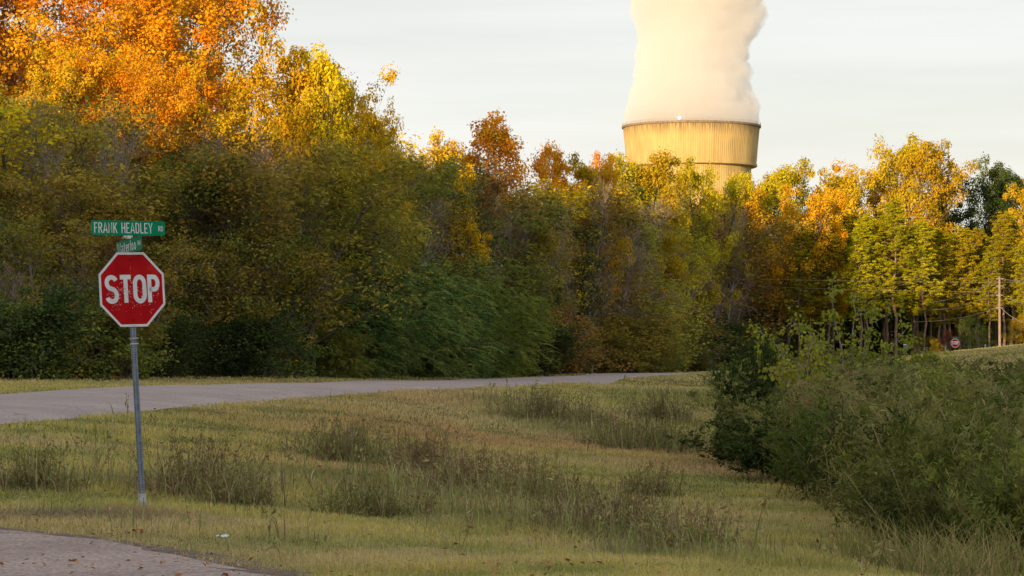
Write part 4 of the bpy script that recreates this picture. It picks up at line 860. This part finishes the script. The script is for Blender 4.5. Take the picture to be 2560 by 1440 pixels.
# distant route marker (faded pink), yellow marker, blue sign
def small_sign(name, px, Y, py0, py1, pw, mats, label, cat, deco):
    x = wx(px, Y); z = z1(x, Y); o = empty(name, (x, Y, z), 0, label, cat); k = Y / F; g = G(); w = pw * k / 2; a = wz(py1, Y) - z; b = wz(py0, Y) - z
    g.box(-w, w, -.03, -.02, a, b, 0); deco(g, w, a, b); obj('sign_face', g.mesh('sign_face', mats), o); g = G(); g.box(-.03, .03, -.02, .02, 0, b - .03); obj('post', g.mesh('post', [M['galv']]), o)
small_sign('road_sign', 2053, 214, 852, 870, 12, [simple('faded_pink_sheeting', (.42, .16, .16), .6, noise=(4, (.5, .3, .3)))], 'faded pinkish sign half hidden behind the sapling branches', 'sign', lambda g, w, a, b: g.box(-w * .7, w * .7, -.034, -.03, (a + b) / 2 - .04, (a + b) / 2 + .04, 0))
small_sign('yellow_marker', 2204, 212, 852, 867, 5, [simple('yellow_paint', (.75, .5, .02), .5, noise=(4, (.6, .4, .02)))], 'small bright yellow marker above the thicket', 'marker', lambda g, w, a, b: g.box(-w * .45, w * .45, -.03, -.02, b, b + .12, 0))
small_sign('blue_sign', 2265, 214, 860, 873, 14, [simple('blue_paint', (.05, .16, .38), .5), M['white']], 'small blue and white sign above the thicket', 'sign', lambda g, w, a, b: (g.box(-w, w, -.034, -.031, b - .1, b, 1), g.box(-w * .6, w * .6, -.034, -.031, a + .08, a + .14, 1)))
# fence of pale posts along the far verge
fe = empty('wire_fence', (wx(2380, 236), 236, z1(wx(2380, 236), 236)), 0, 'low fence of pale posts along the pine wood', 'fence'); fo = np.array(fe.location)
fp = []; 
for i, px in enumerate((2310, 2315, 2363, 2420, 2462, 2507, 2560)):
    Yp = 236 + (i % 2) * .5; x = wx(px, Yp); z = z1(x, Yp); t = wz(float(np.interp(px, [2310, 2560], [868, 856])), Yp); g = G(); g.tubes([(x - fo[0], Yp - fo[1], z - fo[2])], [(x - fo[0] + .02, Yp - fo[1], t - fo[2])], .075, .07, 7, cap=True); obj('post', g.mesh('post', [M['galvl']]), fe); fp.append((x - fo[0], Yp - fo[1], t - fo[2] - .12))
g = G()
for dz in (0, -.35): P_ = np.array(fp) + [0, 0, dz]; g.tubes(P_[:-1], P_[1:], .008, .008, 3)
obj('wire', g.mesh('wire', [M['galv']]), fe)
# maroon and yellow bushes by the far sign
for px, Y, top, lf, lb, wdt in ((2368, 232, 826, 'maroon', 'dark red bush behind the far stop sign', 1.), (2345, 230, 845, 'yellow', 'small yellow bush left of the far stop sign', .8), (2410, 236, 790, 'oliveg', 'olive young tree right of the far stop sign', .8), (2455, 238, 810, 'oliveg', 'bushy green young tree between far sign and utility pole', 1.), (2540, 238, 790, 'oak', 'green young tree right of the utility pole', .9), (2300, 236, 830, 'olive', 'dull bush left of the yellow bush', 1.)):
    tree('understory', px, Y, top, M[lf], wdt * 1.3, label=lb, cat='bush' if 'bush ' in lb else 'tree', name='bush' if 'bush ' in lb else 'young_tree')

# utility pole and wires
Yp = 214.; xp = wx(2499, Yp); zp = z1(xp, Yp); pole = empty('utility_pole', (xp, Yp, zp), 0, 'pale brown wooden utility pole at the right', 'pole'); Hp = wz(691, Yp) - zp
g = G(); g.tubes([(0, 0, -.2)], [(0, 0, Hp)], .12, .09, 12, cap=True); obj('shaft', g.mesh('shaft', [simple('pole_wood', (.22, .165, .13), .8, noise=(3, (.31, .24, .19)), bump=.3)]), pole)
for py in (697, 715, 738, 770):
    z = wz(py, Yp) - zp; g = G(); g.tubes([(-.3, -.02, z)], [(.3, -.02, z)], .03, .03, 6, cap=True); g.lathe([(.001, z - .06), (.06, z - .05), (.06, z + .03), (.03, z + .08), (.001, z + .09)], 8); obj('insulator', g.mesh('insulator', [M['galvl']]), pole)
M['wire'] = simple('weathered_wire', (.25, .24, .2), .6, .2)
def wire(p0, p1, sag, r, label):
    a = np.array([wx(p0[0], p0[2]), p0[2], wz(p0[1], p0[2])]); b = np.array([wx(p1[0], p1[2]), p1[2], wz(p1[1], p1[2])]); t = np.linspace(0, 1, 30)[:, None]; P_ = a * (1 - t) + b * t; P_[:, 2] -= (4 * t * (1 - t) * sag)[:, 0]
    g = G(); g.polytube(P_, r, 5); tag(obj('overhead_wire', g.mesh('overhead_wire', [M['wire']])), label, 'wire', 'overhead wires at the utility pole')
wire((2497, 697, 214), (2330, 755, 236), .35, .026, 'top wire sloping left and down from the utility pole')
wire((2497, 730, 214), (2330, 775, 236), .3, .024, 'second wire sloping left from the utility pole')
wire((2497, 768, 214), (2290, 804, 238), .35, .02, 'lowest wire sloping left from the utility pole')
wire((1900, 698, 232), (2760, 706, 232), .1, .010, 'upper long level wire crossing the pine wood')
wire((1900, 716, 232), (2497, 730, 214), .1, .012, 'lower long level wire running left across the pine wood')
wire((2501, 697, 214), (2700, 690, 200), .3, .018, 'top wire leaving the utility pole to the right')
wire((2501, 735, 214), (2700, 720, 200), 1.1, .02, 'sagging middle wire right of the utility pole')
wire((2501, 768, 214), (2680, 760, 200), 1.5, .024, 'deep sagging lowest wire right of the utility pole')

# ------------------------------------------------------------------ cooling tower and steam
YT = 1505.; xt = wx(1729, YT); kT = YT / F
tower = empty('cooling_tower', (xt, YT, -24), 0, 'huge concrete cooling tower rising behind the tree line', 'cooling tower')
cm_, nt, out = mat('stained_concrete'); L = nt.links.new
tc = N(nt, 'TexCoord'); sp = N(nt, 'SeparateXYZ'); L(tc.outputs['Object'], sp.inputs[0])
at = N(nt, 'Math', operation='ARCTAN2'); L(sp.outputs['Y'], at.inputs[0]); L(sp.outputs['X'], at.inputs[1])
def streak(ka, kz, det=4):
    cb = N(nt, 'CombineXYZ'); m1 = N(nt, 'Math', operation='MULTIPLY'); m1.inputs[1].default_value = ka; L(at.outputs[0], m1.inputs[0]); m2 = N(nt, 'Math', operation='MULTIPLY'); m2.inputs[1].default_value = kz; L(sp.outputs['Z'], m2.inputs[0])
    L(m1.outputs[0], cb.inputs[0]); L(m2.outputs[0], cb.inputs[1]); nz = N(nt, 'TexNoise'); nz.inputs['Scale'].default_value = 1; nz.inputs['Detail'].default_value = det; L(cb.outputs[0], nz.inputs['Vector']); return nz
s1 = streak(42, .02, 6); s2 = streak(6, .06, 6); s3 = streak(60, .12)
r1 = ramp(nt, [(.3, (.44, .33, .14)), (.7, (.6, .455, .2))]); L(s2.outputs[0], r1.inputs[0])
r2 = ramp(nt, [(.38, (.66, .66, .66)), (.56, (1, 1, 1))]); L(s1.outputs[0], r2.inputs[0])
mm = N(nt, 'MixRGB', blend_type='MULTIPLY'); mm.inputs[0].default_value = .45; L(r1.outputs[0], mm.inputs[1]); L(r2.outputs[0], mm.inputs[2])
# weather stain hanging below the rim
mr = N(nt, 'MapRange'); mr.inputs['From Min'].default_value = 159.4 - 9; mr.inputs['From Max'].default_value = 159.4 - 1; L(sp.outputs['Z'], mr.inputs['Value'])
ml = N(nt, 'Math', operation='MULTIPLY'); L(mr.outputs[0], ml.inputs[0]); r3 = ramp(nt, [(.35, (0, 0, 0)), (.6, (1, 1, 1))]); L(s3.outputs[0], r3.inputs[0]); L(r3.outputs[0], ml.inputs[1])
m3 = N(nt, 'MixRGB'); L(ml.outputs[0], m3.inputs[0]); L(mm.outputs[0], m3.inputs[1]); m3.inputs[2].default_value = (.14, .1, .075, 1)
# pour joints every few metres
wv = N(nt, 'Math', operation='PINGPONG'); wv.inputs[1].default_value = 1.2; L(sp.outputs['Z'], wv.inputs[0]); r4 = ramp(nt, [(0, (.82, .82, .82)), (.06, (1, 1, 1))]); L(wv.outputs[0], r4.inputs[0])
m4 = N(nt, 'MixRGB', blend_type='MULTIPLY'); m4.inputs[0].default_value = .5; L(m3.outputs[0], m4.inputs[1]); L(r4.outputs[0], m4.inputs[2])
p = N(nt, 'BsdfPrincipled'); p.inputs['Roughness'].default_value = .9; p.inputs['Specular IOR Level'].default_value = .1; L(m4.outputs[0], p.inputs['Base Color']); L(p.outputs[0], out.inputs[0])
M['tower'] = cm_
def tz(py): return wz(py, YT) + 24.
ztop = tz(316); zr = tz(417)
g = G(); prof = [(60, 0), (55, 15), (49.5, 35), (44, 55), (39.5, 75), (36.6, 92), (35.2, 106), (34.9, zr - 3), (35.1, zr - .4)]; g.lathe(prof, 360, 0, .004); obj('shell', g.mesh('shell', [M['tower']], False), tower)
g = G(); prof = [(38.0, zr + 1.2), (38.4, zr + 5), (38.9, (zr + ztop) / 2), (40.0, ztop - 1)]; g.lathe(prof, 360, 0, .004); g.lathe([(39.2, ztop), (37.0, ztop - 6), (35.5, zr)][::-1], 180, 0); obj('upper_shell', g.mesh('upper_shell', [M['tower']], False), tower)
g = G(); g.lathe([(35.05, zr - .6), (37.6, zr - .5), (38.6, zr - .1), (38.7, zr + 1.1), (38.02, zr + 1.25)], 240); obj('ledge_ring', g.mesh('ledge_ring', [M['tower']]), tower)
M['rim'] = simple('rim_concrete', (.2, .15, .11), .9, noise=(.5, (.3, .24, .18)))
g = G(); g.lathe([(40.0, ztop - 1.1), (40.9, ztop - .9), (41.0, ztop + .3), (40.0, ztop + .35), (39.2, ztop + .3)], 240); obj('rim', g.mesh('rim', [M['rim']]), tower)
g = G(); a = np.arange(180) * 2 * PI / 180; P_ = np.stack([np.cos(a) * 40.8, np.sin(a) * 40.8, 0 * a + ztop + .3], 1); g.tubes(P_, P_ + [0, 0, 1.3], .06, .06, 4); 
for dz in (.7, 1.3): g.tubes(P_ + [0, 0, dz], np.roll(P_, -1, 0) + [0, 0, dz], .06, .06, 4)
obj('railing', g.mesh('railing', [M['galvl']]), tower)
em, nt, out = mat('beacon_glow'); e = N(nt, 'Emission'); e.inputs[0].default_value = (1, .97, .9, 1); e.inputs[1].default_value = 12; nt.links.new(e.outputs[0], out.inputs[0])
bx_ = (1688 - 1729) * kT; by = -math.sqrt(41 ** 2 - bx_ ** 2)
for nm, ang in (('beacon', None),):
    g = G(); g.lathe([(.01, 1.1), (.45, 1.25), (.6, 1.7), (.45, 2.15), (.01, 2.3)], 12); b = obj('beacon', g.mesh('beacon', [em]), tower); b.location = (bx_, by, ztop)
    g = G(); g.box(-.25, .25, -.25, .25, .2, 1.15); h_ = obj('housing', g.mesh('housing', [M['galvl']]), b)

# steam: a closed billowing body filled with scattering vapour
zz0 = ztop - 3; zz1 = zz0 + 118; nr, na = 150, 200
tt = np.linspace(0, 1, nr); zl = zz0 + tt * (zz1 - zz0); pyl = 880 - (zl - 24 - EYE) / kT
Lx = np.interp(pyl, [-200, -60, 0, 100, 200, 310, 330], [1540, 1570, 1584, 1593, 1580, 1564, 1566]); Rx = np.interp(pyl, [-200, -60, 0, 60, 120, 200, 300, 330], [1960, 1935, 1905, 1897, 1880, 1878, 1892, 1890])
cx = ((Lx + Rx) / 2 - 1729) * kT; rx = (Rx - Lx) / 2 * kT
aa = np.arange(na) * 2 * PI / na; A, ZL = np.meshgrid(aa, zl); RXm = rx[:, None]
def n3(a, z, f, seed): return vnoise(np.cos(a) * 37 + 200 + seed * 5, z, f, seed) * .5 + vnoise(np.sin(a) * 37 + 500, z + 31 * seed, f, seed + 3) * .5
amp = np.clip((ZL - zz0 - 2) / 12, 0, 1) * (1.35 + .35 * np.cos(A - .5))
disp = amp * ((n3(A, ZL, 14, 1) - .5) * 5.5 + (n3(A, ZL, 6, 2) - .5) * 4 + (n3(A, ZL, 2.6, 5) - .5) * 2.6)
Rr = RXm * (1 + 0 * A) + disp + .8; V = np.stack([cx[:, None] + Rr * np.cos(A), Rr * np.sin(A), ZL], 2)
g = G(); i2 = np.arange(nr * na).reshape(nr, na); q = np.stack([i2[:-1], np.roll(i2, -1, 1)[:-1], np.roll(i2, -1, 1)[1:], i2[1:]], 2).reshape(-1, 4)
g.add(V.reshape(-1, 3), q); g.P.append((i2[0][None, ::-1].astype(np.int32), 0)); g.P.append((i2[-1][None].astype(np.int32), 0))
vm, nt, out = mat('vapour'); v = N(nt, 'VolumeScatter'); v.inputs['Color'].default_value = (1, .98, .98, 1); v.inputs['Density'].default_value = .07; v.inputs['Anisotropy'].default_value = 0.; va = N(nt, 'VolumeAbsorption'); va.inputs['Density'].default_value = .0042; va.inputs['Color'].default_value = (.1, .2, .2, 1); ad = N(nt, 'AddShader'); nt.links.new(v.outputs[0], ad.inputs[0]); nt.links.new(va.outputs[0], ad.inputs[1]); nt.links.new(ad.outputs[0], out.inputs['Volume'])
st = obj('steam_plume', g.mesh('steam_plume', [vm], True)); st.location = (xt, YT, -24); tag(st, 'wide white steam plume rising from the cooling tower', 'steam plume')

# ------------------------------------------------------------------ sky, sun, camera
w = bpy.data.worlds.new('World'); S.world = w; w.use_nodes = True; nt = w.node_tree; nt.nodes.clear(); L = nt.links.new
wo = nt.nodes.new('ShaderNodeOutputWorld'); sky = N(nt, 'TexSky', sky_type='NISHITA'); sky.sun_disc = False; sky.sun_elevation = SEL; sky.sun_rotation = PI + SAZ; sky.altitude = 60; sky.dust_density = 2.
bg = N(nt, 'Background'); bg.inputs[1].default_value = .15; L(sky.outputs[0], bg.inputs[0])
# thin high cloud veil
tc = N(nt, 'TexCoord'); mp = N(nt, 'Mapping'); mp.inputs['Scale'].default_value = (1, 1, 9); L(tc.outputs['Generated'], mp.inputs[0]); nz = N(nt, 'TexNoise'); nz.inputs['Scale'].default_value = 3.; nz.inputs['Detail'].default_value = 5; L(mp.outputs[0], nz.inputs['Vector'])
sp = N(nt, 'SeparateXYZ'); L(tc.outputs['Generated'], sp.inputs[0]); r = ramp(nt, [(0, (.92, .85, .77)), (.05, (.87, .85, .82)), (.1, (.82, .815, .8)), (.2, (.78, .785, .785)), (1, (.72, .76, .83))]); L(sp.outputs['Z'], r.inputs[0])
b2 = N(nt, 'Background'); m_c = N(nt, 'Mapping'); m_c.inputs['Scale'].default_value = (2.2, 2.2, 26); m_c.inputs['Rotation'].default_value = (0, .05, 0); L(tc.outputs['Generated'], m_c.inputs[0]); n_c = N(nt, 'TexNoise'); n_c.inputs['Scale'].default_value = 2.; n_c.inputs['Detail'].default_value = 6; L(m_c.outputs[0], n_c.inputs['Vector']); r_c = N(nt, 'MapRange'); r_c.inputs['From Min'].default_value = .35; r_c.inputs['From Max'].default_value = .65; r_c.inputs['To Min'].default_value = .725; r_c.inputs['To Max'].default_value = .81; L(n_c.outputs[0], r_c.inputs['Value']); L(r_c.outputs[0], b2.inputs[1]); L(r.outputs[0], b2.inputs[0]); mr = N(nt, 'MapRange'); mr.inputs['From Min'].default_value = .3; mr.inputs['From Max'].default_value = .7; mr.inputs['To Min'].default_value = .74; mr.inputs['To Max'].default_value = .97; L(nz.outputs[0], mr.inputs['Value'])
ms = N(nt, 'MixShader'); L(mr.outputs[0], ms.inputs[0]); L(bg.outputs[0], ms.inputs[1]); L(b2.outputs[0], ms.inputs[2]); L(ms.outputs[0], wo.inputs[0])
sun = bpy.data.lights.new('sun', 'SUN'); sun.energy = 5.; sun.angle = rad(.5); sun.color = (1, .68, .35); so = bpy.data.objects.new('sun', sun); link(so)
dv = Vector((DX * math.cos(SEL), DY * math.cos(SEL), -math.sin(SEL))); so.rotation_euler = dv.to_track_quat('-Z', 'Y').to_euler(); so.location = (-40, -60, 60)
cam = bpy.data.cameras.new('camera'); cam.lens = 90; cam.sensor_width = 36; cam.clip_end = 20000; cam.clip_start = .1; co = bpy.data.objects.new('camera', cam); link(co); co.location = (0, 0, EYE); co.rotation_euler = (PI / 2 + math.atan(160 / F), 0, 0); S.camera = co
vs = S.view_settings; vs.view_transform = 'Standard'; vs.look = 'None'; vs.exposure = .55; vs.gamma = 1
c = S.cycles; c.max_bounces = 8; c.diffuse_bounces = 2; c.glossy_bounces = 2; c.transmission_bounces = 3; c.transparent_max_bounces = 8; c.volume_bounces = 7; c.use_denoising = True; c.sample_clamp_indirect = 6
